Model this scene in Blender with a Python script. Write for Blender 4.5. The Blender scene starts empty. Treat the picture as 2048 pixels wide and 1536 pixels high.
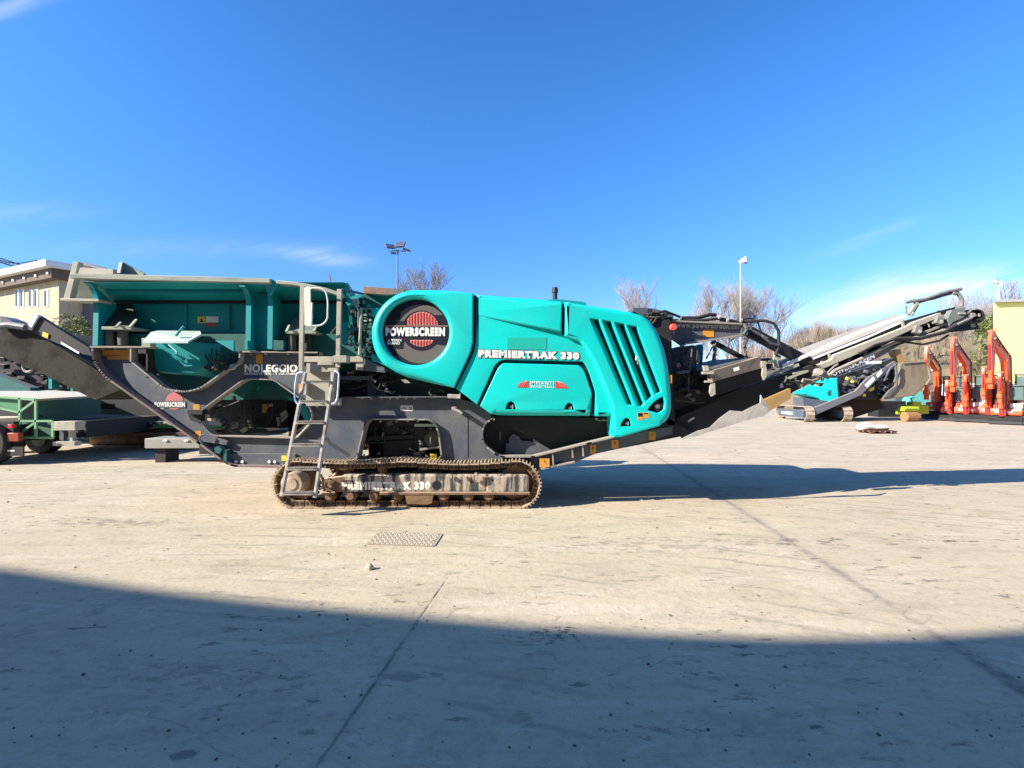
import bpy, bmesh, math, random
from mathutils import Vector, Matrix
from mathutils.geometry import tessellate_polygon

# ---------------------------------------------------------------- camera, sky, sun, exposure
F, HX, HY, EYE = 1050.0, 1024.0, 780.0, 1.7
scn = bpy.context.scene
cam_d = bpy.data.cameras.new("camera")
cam = bpy.data.objects.new("camera", cam_d)
scn.collection.objects.link(cam)
cam.location = (0, 0, EYE)
cam.rotation_euler = (math.radians(90), 0, 0)
cam_d.sensor_width = 36.0
cam_d.lens = F / 2048 * 36.0
cam_d.shift_y = 12.0 / 2048
cam_d.clip_start = 0.05
cam_d.clip_end = 3000
scn.camera = cam

SUN = Vector((1.6, 0.68, -1.0)).normalized()      # direction the light travels
sl = bpy.data.lights.new("sun", 'SUN')
sl.energy = 5.0
sl.angle = math.radians(0.5)
sl.color = (1.0, 0.91, 0.79)
so = bpy.data.objects.new("sun", sl)
so.rotation_euler = SUN.to_track_quat('-Z', 'Y').to_euler()
scn.collection.objects.link(so)

world = bpy.data.worlds.new("World")
scn.world = world
world.use_nodes = True
wn, wl = world.node_tree.nodes, world.node_tree.links
wn.clear()
def N(tree, typ, **kw):
    n = tree.nodes.new(typ)
    for k, v in kw.items():
        if k == 'inp':
            for i, x in v.items():
                n.inputs[i].default_value = x
        else:
            setattr(n, k, v)
    return n
wt = world.node_tree
out = N(wt, 'ShaderNodeOutputWorld')
bg = N(wt, 'ShaderNodeBackground', inp={'Strength': 0.069})
sky = N(wt, 'ShaderNodeTexSky', sky_type='NISHITA', sun_disc=False,
        sun_elevation=math.asin(-SUN.z), sun_rotation=math.atan2(-SUN.x, -SUN.y),
        altitude=200.0, air_density=1.0, dust_density=0.35, ozone_density=3.0)
gam = N(wt, 'ShaderNodeGamma', inp={'Gamma': 1.3})
wl.new(sky.outputs[0], gam.inputs['Color'])
hsv = N(wt, 'ShaderNodeHueSaturation', inp={'Saturation': 1.16, 'Value': 1.12})
wl.new(gam.outputs[0], hsv.inputs['Color'])
skymul = N(wt, 'ShaderNodeMix', data_type='RGBA', blend_type='MULTIPLY', inp={'Factor': 1.0})
# thin cirrus laid out by compass direction and height (tangents of the view direction)
tc = N(wt, 'ShaderNodeTexCoord')
sep = N(wt, 'ShaderNodeSeparateXYZ')
wl.new(tc.outputs['Generated'], sep.inputs[0])
def M(tree, op, a, b=None, c=None, clamp=False):
    n = tree.nodes.new('ShaderNodeMath'); n.operation = op; n.use_clamp = clamp
    for i, v in enumerate((a, b, c)):
        if v is None: continue
        if isinstance(v, (int, float)): n.inputs[i].default_value = v
        else: tree.links.new(v, n.inputs[i])
    return n.outputs[0]
ymax = M(wt, 'MAXIMUM', sep.outputs[1], 0.05)
U = M(wt, 'DIVIDE', sep.outputs[0], ymax)
V = M(wt, 'DIVIDE', sep.outputs[2], ymax)
def blob(u0, v0, su, sv, slope=0.0):
    du = M(wt, 'SUBTRACT', U, u0)
    dv = M(wt, 'SUBTRACT', M(wt, 'SUBTRACT', V, v0), M(wt, 'MULTIPLY', du, slope))
    a = M(wt, 'POWER', M(wt, 'DIVIDE', M(wt, 'ABSOLUTE', du), su), 2.0)
    b = M(wt, 'POWER', M(wt, 'DIVIDE', M(wt, 'ABSOLUTE', dv), sv), 2.0)
    return M(wt, 'EXPONENT', M(wt, 'MULTIPLY', M(wt, 'ADD', a, b), -1.0))
comb = N(wt, 'ShaderNodeCombineXYZ')
wl.new(M(wt, 'MULTIPLY', U, 3.0), comb.inputs[0])
wl.new(M(wt, 'MULTIPLY', M(wt, 'SUBTRACT', V, M(wt, 'MULTIPLY', U, 0.25)), 16.0), comb.inputs[1])
nz = N(wt, 'ShaderNodeTexNoise', inp={'Scale': 1.6, 'Detail': 7.0, 'Roughness': 0.58, 'Distortion': 0.6})
wl.new(comb.outputs[0], nz.inputs['Vector'])
fib = N(wt, 'ShaderNodeMapRange', inp={'From Min': 0.36, 'From Max': 0.68})
wl.new(nz.outputs[0], fib.inputs[0])
tot = None
for (u0, v0, su, sv, sp, w) in [(0.80, 0.200, .17, .030, .10, .9), (0.72, 0.165, .22, .022, .12, 1.0), (0.62, .09, .45, .05, .05, .4),
                                (-0.37, 0.255, .08, .014, -.12, .5), (-0.95, .735, .10, .018, .35, .5), (-0.95, .335, .12, .02, .05, .22),
                                (.68, .29, .09, .012, .35, .22), (-.6, .27, .3, .02, 0, .12)]:
    t = M(wt, 'MULTIPLY', blob(u0, v0, su, sv, sp), w)
    tot = t if tot is None else M(wt, 'ADD', tot, t)
mask = M(wt, 'MULTIPLY', tot, M(wt, 'MULTIPLY_ADD', fib.outputs[0], 0.8, 0.2), clamp=True)
mixc = N(wt, 'ShaderNodeMix', data_type='RGBA', inp={'B': (6.6, 7.1, 7.6, 1)})
wl.new(mask, mixc.inputs['Factor'])
elev = N(wt, 'ShaderNodeMapRange', interpolation_type='SMOOTHSTEP', inp={'From Min': 0.02, 'From Max': 0.55}); wl.new(sep.outputs[2], elev.inputs[0])
tint = N(wt, 'ShaderNodeMix', data_type='RGBA', inp={'A': (.52, .60, .80, 1), 'B': (1.22, 1.13, 1.16, 1)}); wl.new(elev.outputs[0], tint.inputs['Factor'])
wl.new(hsv.outputs[0], skymul.inputs['A']); wl.new(tint.outputs['Result'], skymul.inputs['B'])
wl.new(skymul.outputs['Result'], mixc.inputs['A'])
wl.new(mixc.outputs['Result'], bg.inputs[0])
wl.new(bg.outputs[0], out.inputs[0])

scn.view_settings.view_transform = 'Standard'
scn.view_settings.look = 'None'
scn.view_settings.gamma = 1.0
scn.view_settings.exposure = 1.17

# ---------------------------------------------------------------- helpers
col = scn.collection
def W(px, py, Y):
    """the point at depth Y (metres) seen at photograph position (px, py)"""
    return Vector(((px - HX) / F * Y, Y, EYE - (py - HY) / F * Y))
def G(px, py):
    """the point on the ground seen at photograph position (px, py)"""
    return W(px, py, F * EYE / (py - HY))

def wloc(o):
    v = Vector((0, 0, 0))
    while o is not None:
        v += o.location; o = o.parent
    return v

def tag(o, label=None, cat=None, group=None, kind=None):
    if label: o['label'] = label
    if cat: o['category'] = cat
    if group: o['group'] = group
    if kind: o['kind'] = kind
    return o
def empty(name, loc, label=None, cat=None, group=None):
    o = bpy.data.objects.new(name, None)
    o.empty_display_size = 0.2
    o.location = loc
    col.objects.link(o)
    return tag(o, label, cat, group)

class MB:
    def __init__(s): s.v = []; s.f = []
    def add(s, vs, fs):
        n = len(s.v); s.v += [tuple(v) for v in vs]; s.f += [tuple(i + n for i in f) for f in fs]; return s
    def loft(s, rings, cap0=True, cap1=True, closed=True):
        n = len(rings[0]); vs = [p for r in rings for p in r]; fs = []
        for k in range(len(rings) - 1):
            for i in range(n if closed else n - 1):
                j = (i + 1) % n
                fs.append((k * n + i, k * n + j, (k + 1) * n + j, (k + 1) * n + i))
        if cap0: fs.append(tuple(range(n)))
        if cap1: fs.append(tuple((len(rings) - 1) * n + i for i in range(n)))
        return s.add(vs, fs)
    def prism(s, pts, d):
        d = Vector(d); return s.loft([[Vector(p) for p in pts], [Vector(p) + d for p in pts]])
    def poly(s, pts, Y, depth):
        return s.prism([W(x, y, Y) for x, y in pts], (0, depth, 0))
    def rect(s, x0, y0, x1, y1, Y, depth):
        return s.poly([(x0, y0), (x1, y0), (x1, y1), (x0, y1)], Y, depth)
    def box(s, c, d, rz=0.0, rx=0.0, ry=0.0):
        m = Matrix.Rotation(rz, 3, 'Z') @ Matrix.Rotation(ry, 3, 'Y') @ Matrix.Rotation(rx, 3, 'X'); c = Vector(c)
        vs = [c + m @ Vector((sx * d[0] / 2, sy * d[1] / 2, sz * d[2] / 2)) for sz in (-1, 1) for sx, sy in ((-1, -1), (1, -1), (1, 1), (-1, 1))]
        return s.add(vs, [(3, 2, 1, 0), (4, 5, 6, 7), (0, 1, 5, 4), (1, 2, 6, 5), (2, 3, 7, 6), (3, 0, 4, 7)])
    def bb(s, x0, x1, y0, y1, z0, z1):
        return s.box(((x0 + x1) / 2, (y0 + y1) / 2, (z0 + z1) / 2), (x1 - x0, y1 - y0, z1 - z0))
    def beam(s, a, b, w, h, up=(0, 0, 1)):
        a, b = Vector(a), Vector(b); d = (b - a).normalized(); r = d.cross(Vector(up))
        if r.length < 1e-4: r = d.cross(Vector((0, 1, 0)))
        r.normalize(); u = r.cross(d)
        q = [r * w / 2 + u * h / 2, -r * w / 2 + u * h / 2, -r * w / 2 - u * h / 2, r * w / 2 - u * h / 2]
        return s.loft([[a + p for p in q], [b + p for p in q]])
    def tube(s, pts, r, seg=8, r1=None):
        pts = [Vector(p) for p in pts]; n = len(pts); rings = []; prev = None
        for i, p in enumerate(pts):
            d = (pts[min(i + 1, n - 1)] - pts[max(i - 1, 0)]).normalized()
            if prev is None:
                a = d.cross(Vector((0, 0, 1)))
                if a.length < 1e-3: a = d.cross(Vector((1, 0, 0)))
            else: a = prev - d * prev.dot(d)
            a.normalize(); prev = a; b = d.cross(a)
            rr = r if r1 is None else r + (r1 - r) * i / (n - 1)
            rings.append([p + (a * math.cos(2 * math.pi * k / seg) + b * math.sin(2 * math.pi * k / seg)) * rr for k in range(seg)])
        return s.loft(rings)
    def cyl(s, a, b, r, r1=None, seg=20): return s.tube([a, b], r, seg, r if r1 is None else r1)
    def plate(s, outer, holes, Y, depth):
        """flat plate with holes, from photograph outlines at depth Y"""
        rs = [[W(x, y, Y) for x, y in l] for l in [outer] + holes]
        flat = [p for r in rs for p in r]; n = len(flat)
        tri = tessellate_polygon([[Vector((p.x, p.z, 0)) for p in r] for r in rs])
        back = [p + Vector((0, depth, 0)) for p in flat]
        fs = [tuple(t) for t in tri] + [tuple(i + n for i in reversed(t)) for t in tri]
        k = 0
        for r in rs:
            m = len(r)
            fs += [(k + i, k + (i + 1) % m, n + k + (i + 1) % m, n + k + i) for i in range(m)]
            k += m
        return s.add(flat + back, fs)
    def build(s, name, mat, parent=None, smooth=True, bevel=0.0, seg=2, angle=32, fix=True):
        me = bpy.data.meshes.new(name)
        me.from_pydata(s.v, [], s.f)
        if fix:
            bm = bmesh.new(); bm.from_mesh(me)
            bmesh.ops.remove_doubles(bm, verts=bm.verts, dist=1e-5)
            bmesh.ops.recalc_face_normals(bm, faces=bm.faces)
            bm.to_mesh(me); bm.free()
        return finish(me, name, mat, parent, smooth, bevel, seg, angle)
def finish(me, name, mat, parent, smooth=True, bevel=0, seg=2, angle=32):
    vs = me.vertices
    lo = Vector([min(v.co[i] for v in vs) for i in range(3)]); hi = Vector([max(v.co[i] for v in vs) for i in range(3)])
    c = (lo + hi) / 2
    if parent is None: c.z = lo.z
    me.transform(Matrix.Translation(-c))
    o = bpy.data.objects.new(name, me); col.objects.link(o)
    if mat: me.materials.append(mat)
    if parent is not None: o.parent = parent; o.location = c - wloc(parent)
    else: o.location = c
    if smooth:
        for p in me.polygons: p.use_smooth = True
        me.set_sharp_from_angle(angle=math.radians(angle))
    if bevel:
        m = o.modifiers.new('bevel', 'BEVEL'); m.width = bevel; m.segments = seg; m.limit_method = 'ANGLE'; m.angle_limit = math.radians(40)
        m.harden_normals = False
    return o

def text(name, body, quad, Y, mat, parent, bold=0.0, push=0.0, spacing=None):
    if spacing is None: spacing = 1.0 + bold * 2.6
    """letters filling the photograph quad (tl, tr, br, bl) on the plane at depth Y (number or function)"""
    cu = bpy.data.curves.new(name, 'FONT'); cu.body = body; cu.offset = bold; cu.resolution_u = 3; cu.space_character = spacing
    t = bpy.data.objects.new('tmp', cu); col.objects.link(t)
    bpy.context.view_layer.update()
    me = bpy.data.meshes.new_from_object(t.evaluated_get(bpy.context.evaluated_depsgraph_get()))
    bpy.data.objects.remove(t)
    xs = [v.co.x for v in me.vertices]; ys = [v.co.y for v in me.vertices]
    x0, x1, y0, y1 = min(xs), max(xs), min(ys), max(ys)
    ex, ey = push / (x1 - x0), push / (y1 - y0)
    tl, tr, br, bl = [Vector(q) for q in quad]
    for v in me.vertices:
        u = (v.co.x - x0) / (x1 - x0) ; w = (v.co.y - y0) / (y1 - y0)
        p = (tl * (1 - u) + tr * u) * w + (bl * (1 - u) + br * u) * (1 - w)
        v.co = W(p.x, p.y, Y)
    me.name = name
    return finish(me, name, mat, parent, smooth=False)
def quad(x0, y0, x1, y1, dr=0.0):
    return [(x0, y0), (x1, y0 + dr), (x1, y1 + dr), (x0, y1)]

def rc(pts, r=6.0, n=4):
    """round the corners of an outline; points may be (x, y, corner_radius)"""
    o = []; m = len(pts)
    for i in range(m):
        p = Vector(pts[i][:2]); a = Vector(pts[i - 1][:2]); b = Vector(pts[(i + 1) % m][:2])
        rr = pts[i][2] if len(pts[i]) > 2 else r
        da, db = a - p, b - p
        ra = min(rr, da.length * .45, db.length * .45)
        if ra < 0.3: o.append(tuple(p)); continue
        s0, s1 = p + da.normalized() * ra, p + db.normalized() * ra
        for k in range(n + 1):
            t = k / n; q = s0 * (1 - t) ** 2 + p * 2 * t * (1 - t) + s1 * t * t
            o.append(tuple(q))
    return o
def circ(cx, cy, r, a0=0, a1=360, n=32, ry=None):
    ry = ry or r; full = abs(a1 - a0) >= 360
    return [(cx + r * math.cos(math.radians(a0 + (a1 - a0) * k / (n if full else n - 1))),
             cy - ry * math.sin(math.radians(a0 + (a1 - a0) * k / (n if full else n - 1)))) for k in range(n)]
def inset(pts, ds):
    m = len(pts); P = [Vector(p) for p in pts]
    area = sum(P[i].x * P[(i + 1) % m].y - P[(i + 1) % m].x * P[i].y for i in range(m))
    sg = 1 if area > 0 else -1; o = []
    for i in range(m):
        e0 = (P[i] - P[i - 1]); e1 = (P[(i + 1) % m] - P[i])
        if e0.length < 1e-6: e0 = e1
        if e1.length < 1e-6: e1 = e0
        n0 = Vector((-e0.y, e0.x)).normalized() * sg; n1 = Vector((-e1.y, e1.x)).normalized() * sg
        n = (n0 + n1)
        if n.length < 1e-3: n = n0
        n.normalize(); k = 1 / max(0.6, n.dot(n0))
        o.append(tuple(P[i] + n * ds[i] * k))
    return o
def panel(mb, outer, Y, depth, rad, holes=(), n=6, dz=1.0):
    """pressed panel: rounded edge of photograph radius rad(px,py) or number; holes = (outline, lip radius, depth)"""
    Yf = Y if callable(Y) else (lambda x, y: Y)
    rf = rad if callable(rad) else (lambda x, y: rad)
    R = [rf(*p) for p in outer]; ppm = F / Yf(*outer[0]); rings = []
    back = [W(p[0], p[1], Yf(*p)) + Vector((0, depth, 0)) for p in outer]
    rings.append(back)
    for k in range(n + 1):
        t = math.pi / 2 * k / n
        q = inset(outer, [r * (1 - math.cos(t)) for r in R])
        rings.append([W(a[0], a[1], Yf(*p)) + Vector((0, dz * r / ppm * (1 - math.sin(t)), 0)) for a, p, r in zip(q, outer, R)])
    mb.loft(rings, cap0=False, cap1=False)
    fr = [rings[-1]]
    for (h, hr, hd) in holes:
        m = len(h); hrings = []
        for k in range(n + 1):
            t = math.pi / 2 * (1 - k / n)
            q = inset(h, [-hr * (1 - math.cos(t))] * m)
            hrings.append([W(a[0], a[1], Yf(*p)) + Vector((0, hr / ppm * (1 - math.sin(t)), 0)) for a, p in zip(q, h)])
        hrings.append([v + Vector((0, hd, 0)) for v in hrings[-1]])
        mb.loft(hrings, cap0=False, cap1=False)
        fr.append(hrings[0])
    tri = tessellate_polygon([[Vector((p.x, p.z, 0)) for p in r] for r in fr])
    mb.add([p for r in fr for p in r], [tuple(t) for t in tri])
    return mb
def flange(mb, pts, Y0, Y1, th=3.0):
    """edge strip of a plate: follows a photograph polyline, sticks out from Y1 to Y0, th px thick"""
    P = [Vector(p) for p in pts]; m = len(P)
    for i in range(m - 1):
        a, b = P[i], P[i + 1]; d = (b - a).normalized(); nn = Vector((-d.y, d.x)) * th / 2; e = d * th * .35
        mb.poly([tuple(a - nn - e), tuple(b - nn + e), tuple(b + nn + e), tuple(a + nn - e)], Y0, Y1 - Y0)
    return mb

# ---------------------------------------------------------------- materials
def rgb(r, g, b): return (r, g, b, 1.0)
def mat(name, c, rough=.5, metal=0.0, c2=None, dirt=.35, scale=3.0, dust=0.0, dustc=(.42, .36, .28), bump=.0, coat=0.0, lo=.45, hi=.72, streak=None, fine=.12, emit=None):
    m = bpy.data.materials.new(name); m.use_nodes = True; t = m.node_tree; nd, lk = t.nodes, t.links
    b = nd['Principled BSDF']
    b.inputs['Roughness'].default_value = rough; b.inputs['Metallic'].default_value = metal
    if coat: b.inputs['Coat Weight'].default_value = coat; b.inputs['Coat Roughness'].default_value = .15
    tc = N(t, 'ShaderNodeTexCoord'); src = tc.outputs['Object']
    if streak:
        mp = N(t, 'ShaderNodeMapping', inp={'Scale': streak}); lk.new(src, mp.inputs[0]); vec = mp.outputs[0]
    else: vec = src
    n1 = N(t, 'ShaderNodeTexNoise', inp={'Scale': scale, 'Detail': 8.0, 'Roughness': .65}); lk.new(vec, n1.inputs['Vector'])
    r1 = N(t, 'ShaderNodeMapRange', inp={'From Min': lo, 'From Max': hi, 'To Max': dirt}); lk.new(n1.outputs[0], r1.inputs[0])
    c2 = c2 or tuple(x * .55 + .03 for x in c)
    mx = N(t, 'ShaderNodeMix', data_type='RGBA', inp={'A': rgb(*c), 'B': rgb(*c2)}); lk.new(r1.outputs[0], mx.inputs['Factor'])
    n2 = N(t, 'ShaderNodeTexNoise', inp={'Scale': scale * 9, 'Detail': 5.0, 'Roughness': .7}); lk.new(src, n2.inputs['Vector'])
    fi = M(t, 'MULTIPLY_ADD', n2.outputs[0], fine * 2, 1 - fine)
    m2 = N(t, 'ShaderNodeMix', data_type='RGBA', blend_type='MULTIPLY', inp={'Factor': 1.0}); lk.new(mx.outputs['Result'], m2.inputs['A'])
    cb = N(t, 'ShaderNodeCombineColor'); [lk.new(fi, cb.inputs[i]) for i in range(3)]; lk.new(cb.outputs[0], m2.inputs['B'])
    last = m2.outputs['Result']
    if dust:
        g = N(t, 'ShaderNodeNewGeometry'); sp = N(t, 'ShaderNodeSeparateXYZ'); lk.new(g.outputs['Normal'], sp.inputs[0])
        up = N(t, 'ShaderNodeMapRange', inp={'From Min': .35, 'From Max': .95, 'To Max': dust}); lk.new(sp.outputs[2], up.inputs[0])
        dn = M(t, 'MULTIPLY', up.outputs[0], M(t, 'MULTIPLY_ADD', n2.outputs[0], .8, .6), clamp=True)
        md = N(t, 'ShaderNodeMix', data_type='RGBA', inp={'B': rgb(*dustc)}); lk.new(dn, md.inputs['Factor']); lk.new(last, md.inputs['A']); last = md.outputs['Result']
    lk.new(last, b.inputs['Base Color'])
    rr = M(t, 'MULTIPLY_ADD', r1.outputs[0], .25, rough, clamp=True); lk.new(rr, b.inputs['Roughness'])
    if bump:
        bp = N(t, 'ShaderNodeBump', inp={'Strength': bump, 'Distance': .02}); lk.new(n2.outputs[0], bp.inputs['Height']); lk.new(bp.outputs[0], b.inputs['Normal'])
    return m
T = {}
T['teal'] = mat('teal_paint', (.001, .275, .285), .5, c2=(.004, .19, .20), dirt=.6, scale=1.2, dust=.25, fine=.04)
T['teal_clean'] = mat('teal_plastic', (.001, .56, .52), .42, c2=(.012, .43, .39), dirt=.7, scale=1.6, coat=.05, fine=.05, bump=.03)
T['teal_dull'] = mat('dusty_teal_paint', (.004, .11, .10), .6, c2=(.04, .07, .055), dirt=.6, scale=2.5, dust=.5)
T['edge'] = mat('lit_worn_flange_steel', (.30, .28, .25), .6, c2=(.16, .14, .12), dirt=.6, scale=6, dust=.4)  # dusty worn edges; the light they catch is put into the pale grey
T['rail'] = mat('dusty_rail_steel', (.33, .355, .285), .7, c2=(.17, .20, .155), dirt=.7, scale=3, streak=(.6, 1, 3), dust=.3)
T['frame'] = mat('dark_frame_paint', (.076, .092, .117), .52, c2=(.18, .17, .15), dirt=.55, scale=2.6, dust=.5, fine=.22, bump=.12)
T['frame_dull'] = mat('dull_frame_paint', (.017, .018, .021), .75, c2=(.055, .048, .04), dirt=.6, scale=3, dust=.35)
T['black'] = mat('black_steel', (.012, .012, .014), .6, c2=(.045, .04, .035), dirt=.4, scale=4, dust=.2)
T['rubber'] = mat('black_rubber', (.022, .022, .024), .8, c2=(.07, .065, .055), dirt=.5, scale=5, dust=.2)
T['dustyrubber'] = mat('dusty_rubber', (.10, .11, .095), .85, c2=(.20, .20, .165), dirt=.6, scale=4)
T['beige'] = mat('dusty_beige_steel', (.40, .38, .31), .65, c2=(.24, .22, .18), dirt=.7, scale=3, dust=.5, dustc=(.55, .5, .42))
T['ladder'] = mat('galvanised_ladder', (.40, .385, .35), .65, c2=(.17, .14, .11), dirt=.9, scale=7)
T['white'] = mat('white_paint', (.68, .69, .68), .5, c2=(.5, .5, .48), dirt=.4, scale=4)
T['track'] = mat('earthy_track_steel', (.21, .125, .07), .85, c2=(.08, .045, .028), dirt=.85, scale=5, dust=.7, dustc=(.60, .51, .40), bump=.4)
T['shoe'] = mat('dusty_shoe_steel', (.44, .35, .25), .85, c2=(.15, .09, .055), dirt=.85, scale=7, bump=.4)
T['mudframe'] = mat('mud_caked_frame', (.40, .34, .26), .85, c2=(.045, .047, .052), dirt=1.0, scale=3.2, streak=(3.6, 1, .45), lo=.46, hi=.58, bump=.6)
T['orange'] = mat('orange_sticker', (.62, .27, .035), .5, c2=(.5, .3, .1), dirt=.5, scale=14)
T['yellow'] = mat('yellow_sticker', (.75, .58, .06), .5, dirt=.3, scale=14)
T['lettering'] = mat('white_lettering', (.78, .78, .75), .5, c2=(.5, .47, .42), dirt=.6, scale=12)
T['wornletter'] = mat('worn_lettering', (.74, .71, .64), .6, c2=(.40, .35, .28), dirt=.9, scale=9, lo=.52, hi=.66)
T['darkred'] = mat('dark_red_print', (.20, .015, .02), .5)
T['red'] = mat('red_print', (.62, .045, .04), .5, c2=(.5, .05, .04))
T['palered'] = mat('faded_red_print', (.50, .16, .15), .6, c2=(.25, .17, .17), dirt=.6, scale=16)
T['pink'] = mat('pale_outline_print', (.80, .38, .32), .5)
T['taupe'] = mat('taupe_mesh', (.115, .10, .088), .7, c2=(.15, .13, .11), dirt=.4, scale=5)
T['navy'] = mat('dark_seam', (.006, .022, .040), .6, dirt=.1)
T['badge'] = mat('black_badge', (.012, .012, .022), .4, dirt=.2)
T['rust'] = mat('rusty_steel', (.33, .17, .09), .85, c2=(.12, .13, .16), dirt=.85, scale=4, lo=.4, hi=.62, bump=.4)
T['belt'] = mat('grey_belt_cover', (.19, .19, .185), .75, c2=(.30, .29, .26), dirt=.6, scale=2.2, dust=.3)
T['litbelt'] = mat('sunlit_worn_rubber', (.40, .38, .35), .85, c2=(.19, .18, .165), dirt=.8, scale=2.4, bump=.25)  # sunlight on the skirt put into the pale grey, with worn blotches
T['dirtybelt'] = mat('dirty_brown_belt', (.024, .020, .013), .9, c2=(.010, .008, .006), dirt=.9, scale=2, bump=.4)
T['magnet'] = mat('dusty_brown_steel', (.30, .235, .17), .75, c2=(.13, .10, .08), dirt=.8, scale=6, dust=.4)
T['chrome'] = mat('bare_steel', (.5, .5, .5), .3, metal=.8, dirt=.5, scale=9)
T['glass'] = mat('dark_glass', (.02, .035, .04), .08, dirt=.1)
# ---------------------------------------------------------------- the ground
def ground_mat():
    m = bpy.data.materials.new('yard_concrete'); m.use_nodes = True; t = m.node_tree; lk = t.links
    b = t.nodes['Principled BSDF']; b.inputs['Roughness'].default_value = .95; b.inputs['Specular IOR Level'].default_value = .15
    tc = N(t, 'ShaderNodeTexCoord'); O = tc.outputs['Object']
    def noise(scale, det=6, rough=.6, st=(1, 1, 1), rot=0, dist=0):
        mp = N(t, 'ShaderNodeMapping', inp={'Scale': st, 'Rotation': (0, 0, rot)}); lk.new(O, mp.inputs[0])
        n = N(t, 'ShaderNodeTexNoise', inp={'Scale': scale, 'Detail': det, 'Roughness': rough, 'Distortion': dist}); lk.new(mp.outputs[0], n.inputs['Vector']); return n.outputs[0]
    def ramp(v, a, b_, x=0.0, y=1.0):
        r = N(t, 'ShaderNodeMapRange', inp={'From Min': a, 'From Max': b_, 'To Min': x, 'To Max': y}); lk.new(v, r.inputs[0]); return r.outputs[0]
    def mix(f, a, c):
        n = N(t, 'ShaderNodeMix', data_type='RGBA', inp={'B': rgb(*c)})
        if isinstance(a, tuple): n.inputs['A'].default_value = rgb(*a)
        else: lk.new(a, n.inputs['A'])
        lk.new(f, n.inputs['Factor']); return n.outputs['Result']
    sp = N(t, 'ShaderNodeSeparateXYZ'); lk.new(O, sp.inputs[0]); X, Y = sp.outputs[0], sp.outputs[1]
    c = mix(ramp(noise(.35, 5, .55, (1, 1.6, 1)), .38, .64), (.515, .43, .305), (.455, .39, .278))
    c = mix(ramp(noise(1.1, 9, .7, (.35, 1.5, 1), .1), .50, .72, 0, .65), c, (.60, .53, .42))          # swept dust
    c = mix(ramp(noise(1.7, 9, .72, (.55, 1.1, 1), -.12, .9), .50, .66, 0, .7), c, (.36, .31, .215))
    c = mix(ramp(noise(3.2, 10, .78, (.5, 1.1, 1), .35, 1.2), .545, .66, 0, .55), c, (.31, .265, .185))
    c = mix(ramp(noise(2.6, 10, .8, (.5, 1.0, 1), -.5, 1.2), .56, .66, 0, .55), c, (.62, .55, .44))    # scuffed bands
    c = mix(ramp(noise(14, 9, .75), .50, .70, 0, .42), c, (.23, .205, .175))
    grain = noise(70, 4, .8)
    c = mix(ramp(grain, .52, .74, 0, .42), c, (.20, .18, .16))
    clump = ramp(noise(.9, 3, .6), .47, .6)
    spots = M(t, 'MULTIPLY', ramp(noise(9, 5, .66, (.42, 1, 1), .1), .59, .635), clump)
    c = mix(M(t, 'MULTIPLY', spots, .75), c, (.10, .09, .08))
    c = mix(M(t, 'MULTIPLY', ramp(noise(5, 7, .74, (.4, 1.2, 1), .3), .62, .66), .6), c, (.11, .10, .09))
    c = mix(ramp(noise(2.2, 8, .7, (.10, 3.2, 1), .12), .52, .64, 0, .12), c, (.27, .24, .20))
    c = mix(ramp(noise(2.0, 8, .7, (.2, 2.0, 1), -.45), .54, .66, 0, .15), c, (.26, .23, .19))
    def scratch(scale, wdt, k, rot, m_lo, cc, st=(.6, 1.2, 1)):
        n = noise(scale, 3, .5, st, rot, 1.2)
        f = ramp(M(t, 'ABSOLUTE', M(t, 'SUBTRACT', n, .5)), 0, wdt, 1, 0)
        return mix(M(t, 'MULTIPLY', M(t, 'MULTIPLY', f, ramp(noise(scale * 1.7, 5, .7, (1, 1, 1), rot + 1), m_lo, m_lo + .08)), k), c, cc)
    c = scratch(.9, .006, .55, .2, .52, (.22, .19, .16))
    c = scratch(2.1, .010, .5, -.5, .56, (.20, .17, .14))
    c = scratch(1.4, .010, .5, .9, .54, (.62, .55, .44))
    c = scratch(4.5, .02, .55, .1, .58, (.15, .13, .11))
    # tyre and track scuffs: long curved faint strokes
    wv = N(t, 'ShaderNodeTexWave', wave_type='RINGS', rings_direction='Z', inp={'Scale': .9, 'Distortion': 3.5, 'Detail': 4.0, 'Detail Scale': .6, 'Detail Roughness': .7})
    mpw = N(t, 'ShaderNodeMapping', inp={'Location': (4.0, 9.0, 0)}); lk.new(O, mpw.inputs[0]); lk.new(mpw.outputs[0], wv.inputs['Vector'])
    sc = M(t, 'MULTIPLY', ramp(wv.outputs['Fac'], .90, 1.0), ramp(noise(.6, 4), .48, .62))
    c = mix(M(t, 'MULTIPLY', sc, .5), c, (.22, .20, .17))
    dist = noise(1.2, 6, .7)
    def joint(p, q, w, soft, k, cc, ymax=99):
        nonlocal c
        sl = (q[0] - p[0]) / (q[1] - p[1])
        d = M(t, 'ABSOLUTE', M(t, 'SUBTRACT', M(t, 'SUBTRACT', X, p[0]), M(t, 'MULTIPLY', M(t, 'SUBTRACT', Y, p[1]), sl)))
        d = M(t, 'ADD', d, M(t, 'MULTIPLY', M(t, 'SUBTRACT', dist, .5), .055))
        f = M(t, 'MULTIPLY', ramp(d, w, w + soft, 1, 0), M(t, 'MULTIPLY', ramp(noise(3.5, 6, .7), .38, .6, .12, 1), M(t, 'MULTIPLY', ramp(Y, ymax - .5, ymax, 1, 0), k)), clamp=True)
        c = mix(f, c, cc); return f
    A0, A1 = G(1450, 1000), G(2048, 1380); B0, B1 = G(900, 1150), G(650, 1510)
    joint(A0, A1, .010, .05, .75, (.17, .16, .14)); joint(A0, A1, .05, .16, .28, (.26, .24, .20)); joint(A0, A1, .035, .05, .7, (.10, .10, .09), 3.85)
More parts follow.
